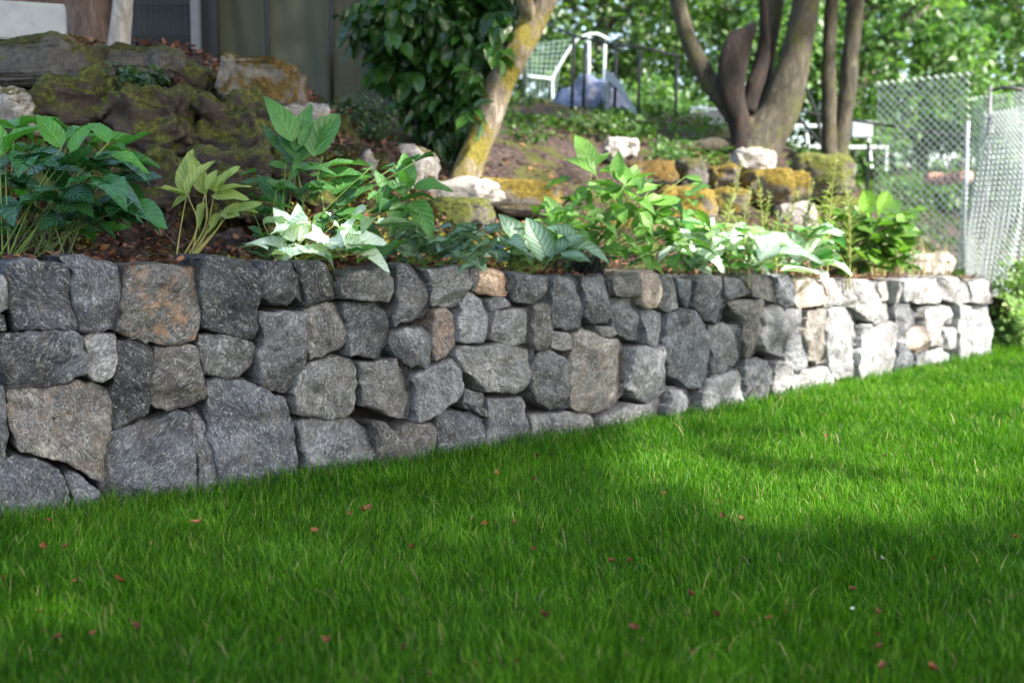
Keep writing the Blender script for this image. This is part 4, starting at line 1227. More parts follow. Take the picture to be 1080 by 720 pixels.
def table():
    Y = 11.0
    e = empty("garden_table", at(860, 170, Y), "long white slatted garden table and rail seen behind the trunks", "table")
    x0, x1 = at(822, 0, Y).x, at(921, 0, Y).x
    def z(v): return at(860, v, Y).z
    for v, t_ in ((133, .028),):
        mb = MB(); mb.box(((x0 + x1) / 2, Y, z(v)), (x1 - x0, .09, t_)); mb.build("slat", M['white'], e)
    mb = MB(); mb.box(((x0 + x1) / 2, Y - .45, z(160)), (x1 - x0, .25, .03)); mb.build("bench_seat", M['white'], e)
    for f in (.02, .32, .66, .98):
        x = x0 + (x1 - x0) * f
        mb = MB(); mb.tube([(x, Y + .02, z(134)), (x + .03, Y - .05, z(178))], .016, 8); mb.build("leg", M['white'], e)
        mb = MB(); mb.tube([(x + .04, Y - .45, z(160)), (x + .02, Y - .5, z(178) - .05)], .014, 8); mb.build("leg", M['white'], e)
    mb = MB(); mb.add(*bevel_box((at(907, 137, Y - .1).x, Y - .12, z(138)), (.2, .12, .16), Matrix.Identity(3), .01)); mb.build("box", M['white_grey'], e)
table()
def tripod():
    Y = 9.9
    e = empty("black_pole_stand", at(840, 165, Y), "stand of crossed thin black poles between the forked tree and twin trunks", "stand")
    for a, b in (((832, 108), (820, 165)), ((832, 112), (866, 152)), ((842, 74), (862, 122)), ((862, 122), (868, 160)), ((832, 114), (866, 122))):
        mb = MB(); mb.tube([at(*a, Y), at(*b, Y)], .014, 6); mb.build("pole", M['metal_black'], e)
    mb = MB(); mb.tube([at(866, 122, Y), at(920, 130, Y), at(1020, 145, Y)], .012, 6); mb.build("long_rail", M['metal_black'], e)
tripod()

# chain link fences
def chainlink(A, B, z0, z1, cell, wr, mat, parent, sag=0.0):
    A = Vector(A); B = Vector(B); d = (B - A); L = d.length; d.normalize()
    nrm = Vector((d.y, -d.x, 0))
    mb = MB()
    n = int(L / cell) + 1
    nz = int((z1 - z0) / (cell / 2))
    for i in range(n):
        pts = []
        for j in range(nz + 1):
            s = i * cell + (cell / 2 if j % 2 else 0)
            z = z0 + (z1 - z0) * j / nz
            bulge = sag * math.sin(2.2 * z + i * .13) + .03 * noise.noise(Vector((s * 1.3, z * 1.1, 3)))
            pts.append(A + d * s + nrm * (bulge + (wr if j % 2 else -wr)) + Vector((0, 0, z)))
        mb.tube(pts, wr, 3, caps=False)
        pts2 = []
        for j in range(nz + 1):
            s = i * cell - (cell / 2 if j % 2 else 0)
            z = z0 + (z1 - z0) * j / nz
            bulge = sag * math.sin(2.2 * z + i * .13) + .03 * noise.noise(Vector((s * 1.3, z * 1.1, 3)))
            pts2.append(A + d * s + nrm * (bulge - (wr if j % 2 else -wr)) + Vector((0, 0, z)))
        if i: mb.tube(pts2, wr, 3, caps=False)
    return mb.build("mesh", mat, parent)
e = empty("chain_link_fence", at(916, 235, 10), "galvanised chain-link fence behind the right end of the bed", "fence")
A = at(921, 200, 10.0); B = at(1024, 200, 9.4)
chainlink((A.x, A.y, 0), (B.x, B.y, 0), .35, at(940, 86, 10).z, .066, .0065, M['wire'], e, .02)
for u, Y, v0, v1, mt in ((916, 10.0, 150, 235, 'metal_black'), (1021, 9.4, 128, 290, 'white_grey')):
    a = at(u, v0, Y); mb = MB(); mb.tube([(a.x, a.y, .3), a], .015, 10); mb.build("post", M[mt], e, True)
e = empty("sagging_wire_fence", at(1050, 250, 8.9), "loose folded grey wire netting hanging at the far right", "fence")
A = at(1016, 250, 9.1); B = at(1100, 250, 8.6)
chainlink((A.x, A.y, 0), (B.x, B.y, 0), .2, at(1050, 98, 8.9).z, .040, .0048, M['wire'], e, .08)
A2 = at(1028, 250, 8.95); B2 = at(1075, 250, 8.5)
chainlink((A2.x, A2.y, 0), (B2.x, B2.y, 0), .2, at(1050, 118, 8.9).z, .040, .0046, M['wire'], e, .07)
for u in (1045, 1082):
    a = at(u, 90, 8.9); mb = MB(); mb.tube([(a.x, a.y, .1), a], .012, 8); mb.build("post", M['metal_grey'], e, True)
mb = MB(); mb.tube([at(1045, 96, 8.9), at(1060, 92, 8.9), at(1100, 98, 8.8)], .013, 8); mb.build("top_rail", M['metal_black'], e, True)

# ------------------------------------------------------------------ foliage
def rand_unit(n):
    v = rng.normal(0, 1, (n, 3)); return v / np.linalg.norm(v, axis=1)[:, None]
def crown(center, rad, nclump, per, size, mat, parent, kind='card', name="crown", spread=.22, up=.5, shell=.5, tmul=1.0, tint_off=0):
    """leaf clumps spread through an ellipsoid; leaves gather round each clump"""
    c = np.array(center); rad = np.array(rad)
    d = rand_unit(nclump) * (shell + (1 - shell) * rng.random(nclump) ** .5)[:, None]
    cc = c + d * rad
    cr = spread * (0.6 + .8 * rng.random(nclump))
    ct = rng.normal(0, .22, nclump)
    k = np.repeat(np.arange(nclump), per)
    off = rand_unit(len(k)) * (rng.random(len(k)) ** .45)[:, None]
    off[:, 2] *= .7
    pos = cc[k] + off * cr[k][:, None]
    yd = off * .8 + rng.normal(0, .5, off.shape) + np.array([0, 0, -.25])
    nd_ = off * .5 + rng.normal(0, .45, off.shape) + np.array([0, 0, up * 1.4])
    tint = np.clip(.45 + ct[k] + rng.normal(0, .18, len(k)) + tint_off, 0, 1)
    sz = size * (.6 + .7 * rng.random(len(k)))
    return bulk(name, kind, pos, yd, nd_, sz, mat, parent, tint)
L_dark = leaf_mat("dark_glossy_leaf", (0.016, 0.055, 0.012), (0.06, 0.16, 0.025), .30, .28, spec=.5)
L_mid = leaf_mat("mid_green_leaf", (0.022, 0.06, 0.016), (0.09, 0.18, 0.035), .4, .38)
L_bright = leaf_mat("light_green_leaf", (0.03, 0.09, 0.025), (0.18, 0.32, 0.11), .42, .45)
L_yell = leaf_mat("yellow_green_leaf", (0.10, 0.16, 0.025), (0.30, 0.36, 0.08), .45, .4)
L_small = leaf_mat("small_dark_leaf", (0.02, 0.045, 0.018), (0.06, 0.12, 0.04), .45, .25)

def bushy(c, rad, n, s=.08):
    return crown(c, rad, n, 45, s, L_dark, t2, 'ovate', "foliage", .22, .2, .3)
# foliage of the dark tree: several overlapping masses joined in one crown mesh
def multi_crown(parts, size, mat, parent, kind, name):
    P, Yd, Nd, Sz, Tn = [], [], [], [], []
    for (u, v, Y, ru, rv, ry, ncl, per, spread) in parts:
        c = np.array(at(u, v, Y)); s = F / Y
        rad = np.array([ru / s, ry, rv / s])
        d = rand_unit(ncl) * (rng.random(ncl) ** .45)[:, None]
        cc = c + d * rad; ct = rng.normal(0, .2, ncl); k = np.repeat(np.arange(ncl), per)
        off = rand_unit(len(k)) * (rng.random(len(k)) ** .5)[:, None]
        P.append(cc[k] + off * spread); Yd.append(off * .6 + rng.normal(0, .4, off.shape) + np.array([0, -.1, -.75]))
        Nd.append(off * .3 + rng.normal(0, .4, off.shape) + np.array([.2, -.5, .9])); Sz.append(size * (.6 + .7 * rng.random(len(k)))); Tn.append(np.clip(.4 + ct[k] + rng.normal(0, .2, len(k)), 0, 1))
    return bulk(name, kind, np.concatenate(P), np.concatenate(Yd), np.concatenate(Nd), np.concatenate(Sz), mat, parent, np.concatenate(Tn))
multi_crown([(440, 20, 6.6, 62, 45, .4, 30, 24, .13), (486, 40, 6.6, 44, 55, .3, 28, 26, .12), (466, 100, 6.6, 36, 42, .3, 20, 24, .11), (415, 70, 6.7, 22, 26, .3, 8, 20, .1),
             (492, 135, 6.55, 12, 36, .15, 9, 18, .07), (528, 12, 6.6, 26, 36, .2, 10, 20, .1), (500, 95, 6.2, 7, 36, .08, 5, 10, .05), (524, 30, 6.15, 9, 26, .08, 4, 10, .05), (470, -50, 6.6, 90, 40, .4, 30, 24, .14)], .10, L_dark, t2, 'ovate', "crown")
# small-leaved shrub below it
def simple_bush(name, u, v, Y, ru, rv, ry, ncl, per, size, mat, label, kind='card', spread=.1, stemmat='stem_brown', cat="bush", group=None, nst=7):
    c = at(u, v, Y); s = F / Y
    gz = tz(c.x, c.y)
    root = Vector((c.x, c.y, min(gz, c.z - rv / s * .5)))
    e = empty(name, root, label, cat, group)
    crown(c, (ru / s, ry, rv / s), ncl, per, size, mat, e, kind, "foliage", spread, .6, .25)
    mb = MB()
    for i in range(nst):
        a = random.uniform(0, 6.28); r = random.uniform(.3, .85)
        tip = c + Vector((math.cos(a) * ru / s * r, math.sin(a) * ry * r, rv / s * random.uniform(.1, .8)))
        m_ = (root + tip) / 2 + Vector((random.uniform(-.04, .04), random.uniform(-.04, .04), 0))
        mb.tube([root, m_, tip], [.014, .009, .004], 5)
    if nst: mb.build("stems", M[stemmat], e)
    return e
simple_bush("small_leaved_shrub", 375, 142, 5.9, 44, 34, .3, 60, 34, .030, L_small, "fine-leaved dark green shrub below the hanging dark leaves", spread=.08)
simple_bush("small_leaved_shrub", 335, 178, 5.5, 30, 26, .2, 24, 28, .03, L_small, "low fine-leaved shrub in shade behind the left broad-leaved plant", spread=.07)
simple_bush("fern_patch", 150, 84, 4.55, 22, 10, .1, 10, 20, .035, L_small, "little blue-green ferns growing from the ledge rock", spread=.05, nst=0)
simple_bush("ground_shrub", 620, 138, 9.2, 75, 14, .5, 60, 30, .05, L_mid, "low scrubby undergrowth along the foot of the black rail fence", spread=.12, nst=5)
simple_bush("ground_shrub", 552, 142, 8.4, 22, 10, .25, 14, 18, .045, L_mid, "sprig of ground cover on the bare bank right of the leaning trunk", spread=.1, nst=4)
simple_bush("ground_shrub", 705, 168, 8.4, 30, 12, .3, 22, 24, .04, L_bright, "light green weeds between the slide and the mossy rocks", spread=.1, nst=4)

simple_bush("ground_shrub", 745, 160, 9.9, 50, 12, .4, 34, 26, .045, L_mid, "undergrowth in front of the pale chair", spread=.12, nst=4)
simple_bush("ground_shrub", 560, 118, 10.4, 40, 14, .4, 30, 26, .05, L_mid, "undergrowth below the light green netting", spread=.12, nst=4)
simple_bush("ground_shrub", 860, 178, 10.2, 60, 12, .4, 34, 26, .045, L_bright, "light undergrowth below the white garden table", spread=.12, nst=4)
def cover_patch(n, x0, x1, y0, y1, size, mat, name, label, keepf=None, lift=.06):
    x = rng.uniform(x0, x1, n); y = rng.uniform(y0, y1, n)
    f = np.array([noise.fractal(Vector((a * 1.1, b * 1.1, 5)), .8, 2, 3) for a, b in zip(x, y)])
    k = f > keepf if keepf is not None else np.ones(n, bool)
    k &= ~in_front_of_wall(x, y, .16)
    x, y = x[k], y[k]; n = len(x)
    tw = np.array([np.min(np.hypot(CURVE[::8, 0] - a, CURVE[::8, 1] - b)) for a, b in zip(x, y)])
    vn_ = np.array([micro(a, b, c) for a, b, c in zip(x, y, tw)])
    pos = np.column_stack([x, y, terr(x, y) + vn_ + rng.uniform(0.0, lift, n)])
    yd = rng.normal(0, 1, (n, 3)); yd[:, 2] = np.abs(yd[:, 2]) * .6
    nd_ = rng.normal(0, .5, (n, 3)) + np.array([0, 0, 1])
    tag(bulk(name, 'card', pos, yd, nd_, size * rng.uniform(.6, 1.3, n), mat), label, "ground cover", kind="stuff")
cover_patch(26000, -3, 6, 8.6, 13.5, .055, L_mid, "ground_cover", "low green weeds carpeting the ground under the far fence and chairs", -.15)
L_mosst = leaf_mat("moss_tuft", (0.07, 0.085, 0.008), (0.26, 0.25, 0.02), .8, .1, c0=(0.03, 0.035, 0.006))
cover_patch(70000, -2.8, .2, 3.8, 5.6, .018, L_mosst, "moss_tufts", "olive and golden moss tufts on the shaded left bank", .05, .018)

# dead leaves caught on the steep bank, and bare roots hanging in it
cover_patch(9000, -2.8, .3, 3.9, 5.8, .034, M['wood_chip'], "bank_litter", "brown dead leaves caught on the steep shaded bank", -.4, .02)
rt = MB()
for i in range(150):
    x = random.uniform(-2.2, -.1); tq = random.uniform(.5, 1.5)
    y = float(np.interp(x + tq * .7, CURVE[:, 0], CURVE[:, 1])) + tq * .7
    pts = []
    dx = random.uniform(-.05, .05)
    for k in range(6):
        xx = x + dx * k + random.uniform(-.015, .015); yy = y - .05 * k
        tw_ = float(np.min(np.hypot(CURVE[::8, 0] - xx, CURVE[::8, 1] - yy)))
        pts.append((xx, yy, tz(xx, yy) + micro(xx, yy, tw_) + random.uniform(.0, .02)))
    rt.tube(pts, [.004, .0038, .0034, .003, .0025, .0012], 5)
tag(rt.build("exposed_roots", M['bark_brown'], None, True), "thin bare roots and twigs straggling down the shaded bank", "roots", kind="stuff")

# big background plants: hedges and trees beyond the garden
BG = "trees and tall bushes beyond the garden"
def bg_tree(name, x, y, w, h, z0, ncl, size, mat, label, per=60, spread=.42, trunk='bark_grey', dp=None):
    e = empty(name, (x, y, z0), label, "tree", BG)
    crown((x, y, z0 + h * .52), (w / 2, (dp or w * .4), h * .5), ncl, per, size, mat, e, 'card', "crown", spread, .5, .35)
    mb = MB(); pts = [(x + .1 * math.sin(k * 1.3 + x), y + .2, z0 - .2 + h * .8 * k / 6) for k in range(7)]
    mb.tube(pts, [.13, .12, .11, .09, .07, .05, .03], 10, .3, True, x)
    for i in range(6):
        a = random.uniform(0, 6.28); zb = z0 + h * random.uniform(.25, .6)
        mb.tube([(x, y + .2, zb), (x + math.cos(a) * w * .18, y + .2 + math.sin(a) * .4, zb + h * .1), (x + math.cos(a) * w * .36, y + math.sin(a) * .8, zb + h * .22)], [.05, .035, .012], 6)
    mb.build("trunk", M[trunk], e, True)
bgs = [(-7.5, 12.5, 4, 5, 120, L_dark, "dark evergreen far behind the bar fence"), (-3.8, 13.5, 4.5, 5.5, 140, L_dark, "dark tree behind the fabric screen"),
       (-0.8, 15.5, 3.6, 5.4, 130, L_mid, "mid green tree behind the leaning trunk"), (1.2, 14.2, 3.0, 5.0, 130, L_mid, "dense green tree directly behind the white tube frame"),
       (3.0, 16.5, 3.6, 5.8, 120, L_bright, "light green tree seen left of the forked tree"), (4.0, 13.4, 2.6, 3.6, 100, L_bright, "pale green bush seen between the forked limbs"),
       (5.4, 16.5, 4.0, 6.0, 140, L_bright, "light green tree behind the twin trunks"), (7.0, 15.2, 3.4, 4.6, 130, L_bright, "broad pale green bush behind the chain-link fence"),
       (9.4, 17.5, 4.4, 6.5, 150, L_mid, "tall green tree above the far right fence"), (12.5, 18, 5, 6.5, 130, L_mid, "outer green tree at the far right edge"),
       (2.2, 20, 5, 7.5, 120, L_mid, "taller tree rising behind the light green one"), (-4.5, 19, 6, 8, 120, L_dark, "tall dark tree at the back left"), (7.5, 21, 6, 8, 140, L_bright, "tall bright tree at the back right")]
for (x, y, w, h, ncl, mt, lb) in bgs:
    bg_tree("background_tree", x, y, w, h, 1.5, int(ncl * 1.25), .11, mt, lb)
for (u, v, Y, ru, rv, ncl, mt, lb) in [(970, 215, 12.5, 60, 40, 60, L_bright, "pale bush low behind the chain-link fence"), (1075, 200, 12.2, 50, 60, 60, L_bright, "bright bush behind the loose wire netting"),
                                 (905, 150, 13, 40, 30, 36, L_bright, "light bush behind the garden table"), (690, 118, 12.6, 45, 26, 50, L_bright, "light green bush behind the black rail fence"),
                                 (590, 70, 13, 50, 40, 40, L_mid, "green bush behind the white netting frame"), (1010, 120, 13.5, 60, 40, 60, L_bright, "leafy branchy bush above the chain-link fence"), (820, 60, 12.8, 55, 50, 60, L_bright, "leafy light bush behind the big tree's limbs")]:
    simple_bush("background_bush", u, v, Y, ru, rv, .7, ncl, 45, .085, mt, lb, spread=.28, group=BG)
mb = MB()
for i in range(6):
    p = at(985 + 6 * i, 188 + 2 * math.sin(i), 11.5 - .05 * i)
    mb.add(*bevel_box(p, (.17, .15, .10), Matrix.Rotation(.1 * i, 3, 'Z'), .015))
tag(mb.build("brick_edging", M['pink']), "row of faded pink edging bricks behind the chain-link fence", "bricks")

# ------------------------------------------------------------------ bed plants
def petiole(mb, a, b, r=.0028, sag=.15, n=5):
    a = Vector(a); b = Vector(b); L = (b - a).length
    m_ = (a + b) / 2 + Vector((0, 0, sag * L * .5))
    pts = spline([tuple(a), tuple(m_), tuple(b)], 4)
    mb.tube(pts, [r * (1.15 - .5 * i / (len(pts) - 1)) for i in range(len(pts))], 6)
    return (Vector(pts[-1]) - Vector(pts[-2])).normalized()
def bed_root(u, back=.22):
    p, n = wall_hit(u, np.interp(u, TU, TV)); q = p - n * back
    return Vector((q.x, q.y, tz(q.x, q.y) - .015))
TOCAM = Vector((0, -1, .15)).normalized()

def palmate_plant(name, u, tips, back, leaflets, L, mat, stem, label, kind='lance', spread=1.3, droop=.3, rootspan=14, tint=None, wscale=1.0, cat="plant"):
    root = bed_root(u, back); e = empty(name, root, label, cat)
    P, Yd, Nd, S_, Tn = [], [], [], [], []
    smb = MB()
    for i, (tu, tv, dy) in enumerate(tips):
        tip = at(tu, tv, root.y + dy)
        r0 = root + Vector((random.uniform(-1, 1) * rootspan / (F / root.y), random.uniform(-.04, .04), 0))
        d = petiole(smb, r0, tip, .0024, .12)
        out = Vector((tip.x - root.x, tip.y - root.y, 0)); 
        if out.length < .02: out = Vector((random.uniform(-1, 1), random.uniform(-1, 0), 0))
        out.normalize()
        side = Vector((-out.y, out.x, 0))
        nn = leaflets if isinstance(leaflets, int) else random.randint(*leaflets)
        for k in range(nn):
            a = (k / (nn - 1) - .5) * 2 * spread if nn > 1 else 0
            yd = out * math.cos(a) + side * math.sin(a) + Vector((0, 0, .35 - droop + random.uniform(-.15, .2)))
            nd_ = Vector((0, 0, 1)) + out * random.uniform(-.3, .2) + Vector((random.uniform(-.3, .3), -.35 + random.uniform(-.3, .3), 0))
            P.append(tuple(tip)); Yd.append(tuple(yd)); Nd.append(tuple(nd_)); S_.append(L * random.uniform(.75, 1.15) * (1 - .25 * abs(a) / spread))
            Tn.append(np.clip((random.random() if tint is None else tint + random.uniform(-.15, .15)), 0, 1))
    bulk("foliage", kind, P, Yd, Nd, S_, mat, e, np.array(Tn), wscale)
    smb.build("stems", M[stem], e, True)
    return e
def px_leaves(name, u, back, leaves, mat, stem, label, kind='ovate', dy0=0.0, wscale=1.0, cat="plant", stems=(), fill=0, fillbox=None, fillsize=.1):
    """leaves as (base u, base v, tip u, tip v, dY tip, tint) measured where they stand; stems as polylines"""
    root = bed_root(u, back); e = empty(name, root, label, cat)
    P, Yd, Nd, S_, Tn = [], [], [], [], []
    smb = MB(); Y0 = root.y + dy0
    for st in stems:
        pts = [root + Vector((random.uniform(-.03, .03), random.uniform(-.03, .03), 0))] + [at(a, b, Y0 + random.uniform(-.03, .03)) for a, b in st]
        s = spline([tuple(p) for p in pts], 4)
        smb.tube(s, [.0038 * (1 - .6 * i / len(s)) for i in range(len(s))], 7)
    for (bu, bv, tu, tv, dY, tn) in leaves:
        b = at(bu, bv, Y0 + random.uniform(-.04, .04)); t_ = at(tu, tv, b.y + dY)
        yd = t_ - b
        P.append(tuple(b)); Yd.append(tuple(yd + Vector((0, 0, .12 * yd.length)))); S_.append(yd.length)
        Nd.append((random.uniform(-.35, .35), -.6 + random.uniform(-.25, .25), 1)); Tn.append(tn)
        if not stems or random.random() < .25:
            petiole(smb, root + Vector((random.uniform(-.04, .04), 0, 0)), b, .0025, .1)
    if fill:
        (a0, a1, b0, b1) = fillbox
        for _ in range(fill):
            uu, vv = random.uniform(a0, a1), random.uniform(b0, b1)
            b = at(uu, vv, Y0 + random.uniform(-.12, .14))
            an = random.uniform(0, 6.28)
            yd = Vector((math.cos(an), math.sin(an) - .2, random.uniform(-.35, .45))).normalized()
            P.append(tuple(b)); Yd.append(tuple(yd)); Nd.append((random.uniform(-.6, .6), random.uniform(-.8, .3), 1)); S_.append(fillsize * random.uniform(.6, 1.15)); Tn.append(random.uniform(0, .7))
            if random.random() < .35: petiole(smb, root + Vector((random.uniform(-.04, .04), 0, 0)), b, .0022, .1)
    bulk("foliage", kind, P, Yd, Nd, S_, mat, e, np.array(Tn), wscale)
    if smb.v: smb.build("stems", M[stem], e, True)
    return e

V_dark = leaf_mat("dark_bluish_leaf", (0.014, 0.05, 0.030), (0.04, 0.15, 0.04), .24, .18, veins=True, spec=.5)
V_green = leaf_mat("fresh_green_leaf", (0.03, 0.13, 0.025), (0.09, 0.28, 0.045), .36, .38, veins=True, spec=.45)
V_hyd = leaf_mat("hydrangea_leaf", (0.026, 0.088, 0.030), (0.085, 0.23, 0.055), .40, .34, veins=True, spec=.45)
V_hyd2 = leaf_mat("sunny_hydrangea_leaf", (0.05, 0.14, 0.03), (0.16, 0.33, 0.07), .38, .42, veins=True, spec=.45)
V_yel = leaf_mat("yellow_green_peony_leaf", (0.10, 0.16, 0.03), (0.28, 0.37, 0.10), .38, .38, veins=True)
V_pale = leaf_mat("pale_glare_leaf", (0.30, 0.46, 0.34), (0.55, 0.68, 0.55), .30, .25, veins=True, spec=.6)  # sun glare put into a pale base colour; also serves the pale hostas
V_silver = leaf_mat("silver_veined_leaf", (0.045, 0.12, 0.04), (0.09, 0.20, 0.06), .36, .22, veins=True, silver=(0.22, 0.34, 0.27), spec=.55)
V_mondo = leaf_mat("blackish_strap_leaf", (0.008, 0.012, 0.012), (0.03, 0.04, 0.045), .4, .1)

# hellebore-like clump at left: dark palmate leaves with fresh green ones behind
tipsA = [(12, 190, .1), (30, 165, 0), (52, 178, .1), (75, 172, -.05), (98, 168, 0), (118, 172, .05), (70, 200, -.1), (20, 215, 0), (60, 210, -.05), (105, 190, -.1), (132, 220, 0), (-8, 185, .1), (125, 190, .1), (70, 230, 0), (100, 215, .05), (5, 235, 0), (-20, 200, .05)]
palmate_plant("dark_leaved_plant", 60, tipsA, .26, (3, 5), .155, V_dark, 'stem_dim', "dark bluish palmate-leaved plant on pale stalks at the wall's left end", 'ovate', 1.7, .42, 40, wscale=1.1)
tipsB = [(15, 135, .1), (45, 128, .15), (60, 150, .1), (25, 160, .12), (95, 150, .12), (115, 158, .1), (75, 140, .15), (125, 170, .1), (90, 200, .12), (30, 200, .1), (60, 225, .1), (110, 225, .12), (55, 245, .05), (85, 245, .05), (15, 245, .08)]
palmate_plant("green_leaved_plant", 70, tipsB, .36, (3, 4), .15, V_green, 'stem_green', "fresh green leaves rising behind the dark palmate plant", 'ovate', 1.1, .2, 36, wscale=.85)
px_leaves("green_leaved_plant", 20, .3, [(0, 165, -8, 112, 0, .8), (5, 160, 30, 118, 0, .7), (65, 155, 38, 118, 0, .6), (75, 160, 98, 128, .05, .9), (115, 165, 152, 176, -.05, .9), (115, 150, 96, 120, .05, .95)], V_green, 'stem_green', "broad fresh green leaves poking up at the very left above the dark plant", wscale=.8)
# yellow-green peony
px_leaves("peony_plant", 220, .26, [(197, 207, 163, 200, -.05, .5), (197, 205, 194, 156, 0, .9), (198, 205, 216, 168, -.02, .8), (216, 205, 200, 165, .03, .6), (218, 200, 232, 180, 0, .7), (222, 200, 258, 183, -.03, 1.), (226, 203, 262, 196, -.03, .95),
           (224, 206, 260, 212, -.06, .9), (217, 205, 214, 185, 0, .4), (234, 225, 278, 224, -.03, .55), (234, 224, 255, 240, -.06, .5), (240, 226, 268, 216, 0, .6), (217, 215, 205, 232, -.05, .3), (232, 226, 222, 240, -.05, .3), (200, 207, 180, 214, -.04, .5), (228, 205, 246, 178, .03, .8)],
           V_yel, 'stem_pale', "yellow-green peony with upright leaflets on bare stalks", stems=[[(208, 240), (198, 206)], [(216, 240), (217, 205)], [(230, 240), (233, 222)], [(226, 245), (240, 226)], [(217, 245), (226, 204)]], wscale=.72)
# left hydrangea
HL = [(309, 150, 287, 96, 0, .9), (308, 170, 262, 140, -.05, .35), (312, 160, 330, 108, .05, .7), (312, 172, 345, 133, -.03, .8), (314, 180, 345, 170, -.08, .7), (308, 178, 278, 178, -.08, .3), (316, 168, 296, 120, .06, .5), (318, 155, 325, 128, .0, 1.), (330, 165, 352, 112, .08, .6),
      (315, 200, 275, 205, -.05, .2), (318, 200, 350, 195, -.05, .5), (335, 190, 384, 185, -.04, .5), (340, 180, 378, 160, .03, .7), (350, 205, 380, 175, 0, .6), (352, 215, 400, 205, -.05, .5), (355, 222, 385, 242, -.08, .8), (345, 225, 330, 250, -.06, .5), (392, 225, 440, 222, -.05, .6), (398, 215, 425, 185, .0, .7),
      (432, 200, 420, 160, 0, 1.), (434, 200, 475, 200, -.06, .9), (430, 208, 405, 190, -.03, .5), (436, 212, 452, 250, -.06, .9), (428, 215, 410, 240, -.06, .8), (400, 245, 360, 240, -.05, .3), (385, 250, 405, 262, -.08, .5), (300, 225, 262, 232, -.03, .2), (300, 215, 268, 185, .05, .2), (370, 200, 392, 186, .03, .3), (330, 240, 300, 250, -.05, .2), (410, 205, 395, 180, .04, .5)]
px_leaves("hydrangea", 340, .34, HL, V_hyd, 'stem_green', "tall green hydrangea with pointed leaves on the left half of the bed", stems=[[(318, 230), (312, 170), (312, 140)], [(340, 235), (335, 190), (340, 165)], [(365, 245), (355, 215), (355, 195)], [(400, 245), (425, 215), (432, 195)], [(300, 250), (300, 220)]], fill=75, fillbox=(262, 445, 170, 265), fillsize=.105, wscale=.8)
# leaves with sun glare painted in as a pale green
def pale(name, u, box, leaves, label, n=10, size=.13, mat=None, back=.16):
    return px_leaves(name, u, back, leaves, mat or V_pale, 'stem_pale', label, 'ovate', wscale=.8, fill=n, fillbox=box, fillsize=size)
px_leaves("broad_leaved_plant", 330, .17, [(305, 262, 268, 244, -.04, .9), (310, 255, 287, 218, .0, .9), (318, 255, 312, 214, 0, 1.), (320, 250, 350, 252, -.05, .9), (315, 262, 342, 276, -.08, .8), (360, 262, 372, 228, 0, 1.), (362, 258, 404, 262, -.05, 1.), (365, 265, 412, 279, -.06, .9), (340, 262, 330, 235, .02, .8), (300, 255, 315, 230, .02, .6), (375, 268, 360, 235, .03, .9)],
          V_pale, 'stem_pale', "glossy-leaved plant painted pale for sun glare, in a sun patch at the wall top", wscale=.85, fill=24, fillbox=(276, 408, 228, 274), fillsize=.13)
px_leaves("green_leaved_plant", 345, .2, [(300, 270, 280, 250, 0, .5), (330, 275, 350, 255, 0, .6)], V_green, 'stem_green', "low green leaves under the leaves painted pale for glare", fill=26, fillbox=(285, 400, 248, 276), fillsize=.09, wscale=.9)
px_leaves("silver_leaved_plant", 460, .2, [(455, 268, 425, 250, 0, .6), (450, 262, 440, 232, 0, .7), (470, 262, 500, 244, -.03, .6), (480, 262, 512, 276, -.05, .8), (492, 255, 510, 240, 0, .7), (440, 268, 412, 262, 0, .5), (462, 270, 480, 252, -.04, .7)],
          V_silver, 'stem_green', "low silver-veined leafy plant left of the rounded leaves", 'round', fill=70, fillbox=(412, 520, 236, 280), fillsize=.085, wscale=.8)
px_leaves("round_leaved_plant", 570, .18, [(560, 275, 524, 250, -.03, .6), (575, 270, 558, 228, 0, .5), (545, 262, 526, 224, .03, .6), (585, 270, 612, 244, -.03, .7), (590, 275, 622, 276, -.05, .7), (600, 262, 640, 262, -.04, .6), (560, 280, 540, 262, -.05, .7), (575, 282, 590, 262, -.05, .8), (535, 275, 512, 262, 0, .5), (605, 255, 575, 235, .03, .5)],
          V_silver, 'stem_green', "plant with large rounded grey-green leaves mid wall", 'round', fill=12, fillbox=(525, 620, 250, 280), fillsize=.11, wscale=.85)
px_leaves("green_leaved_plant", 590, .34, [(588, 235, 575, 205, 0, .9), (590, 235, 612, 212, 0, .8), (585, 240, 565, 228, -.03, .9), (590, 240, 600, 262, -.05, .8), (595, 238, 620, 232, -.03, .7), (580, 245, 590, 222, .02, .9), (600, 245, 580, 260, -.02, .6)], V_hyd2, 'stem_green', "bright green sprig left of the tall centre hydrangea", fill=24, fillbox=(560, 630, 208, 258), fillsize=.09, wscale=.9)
# black strap grass
def straps(name, u, back, n, h, mat, label, lean=.6, width=.0035, spanpx=8, cat="grass clump", kind_tint=None):
    root = bed_root(u, back); o_mb = []
    P = []
    V = []; Fl = []; C = []; T = []
    for i in range(n):
        a = random.uniform(0, 6.28); hh = h * random.uniform(.6, 1.1); ln = lean * random.uniform(.3, 1.2) * hh
        r0 = root + Vector((random.gauss(0, spanpx / (F / root.y)), random.gauss(0, .02), 0))
        dx, dy = math.cos(a), math.sin(a); b = len(V)
        wv = Vector((-dy, dx, 0)) * width
        for t_ in (0, .3, .6, .85, 1):
            c = r0 + Vector((dx, dy, 0)) * ln * t_ ** 1.7 + Vector((0, 0, hh * (t_ - .35 * lean * t_ ** 3)))
            k = (1 - t_ ** 3)
            V += [c - wv * k, c + wv * k]
        for k in range(4): Fl += [b + 2 * k, b + 2 * k + 1, b + 2 * k + 3, b + 2 * k + 2]; C.append(4)
        T += [random.random()] * 10
    o = link(name, np_mesh(name, [tuple(v) for v in V], Fl, C, mat, True, T))
    tag(o, label, cat)
    return o
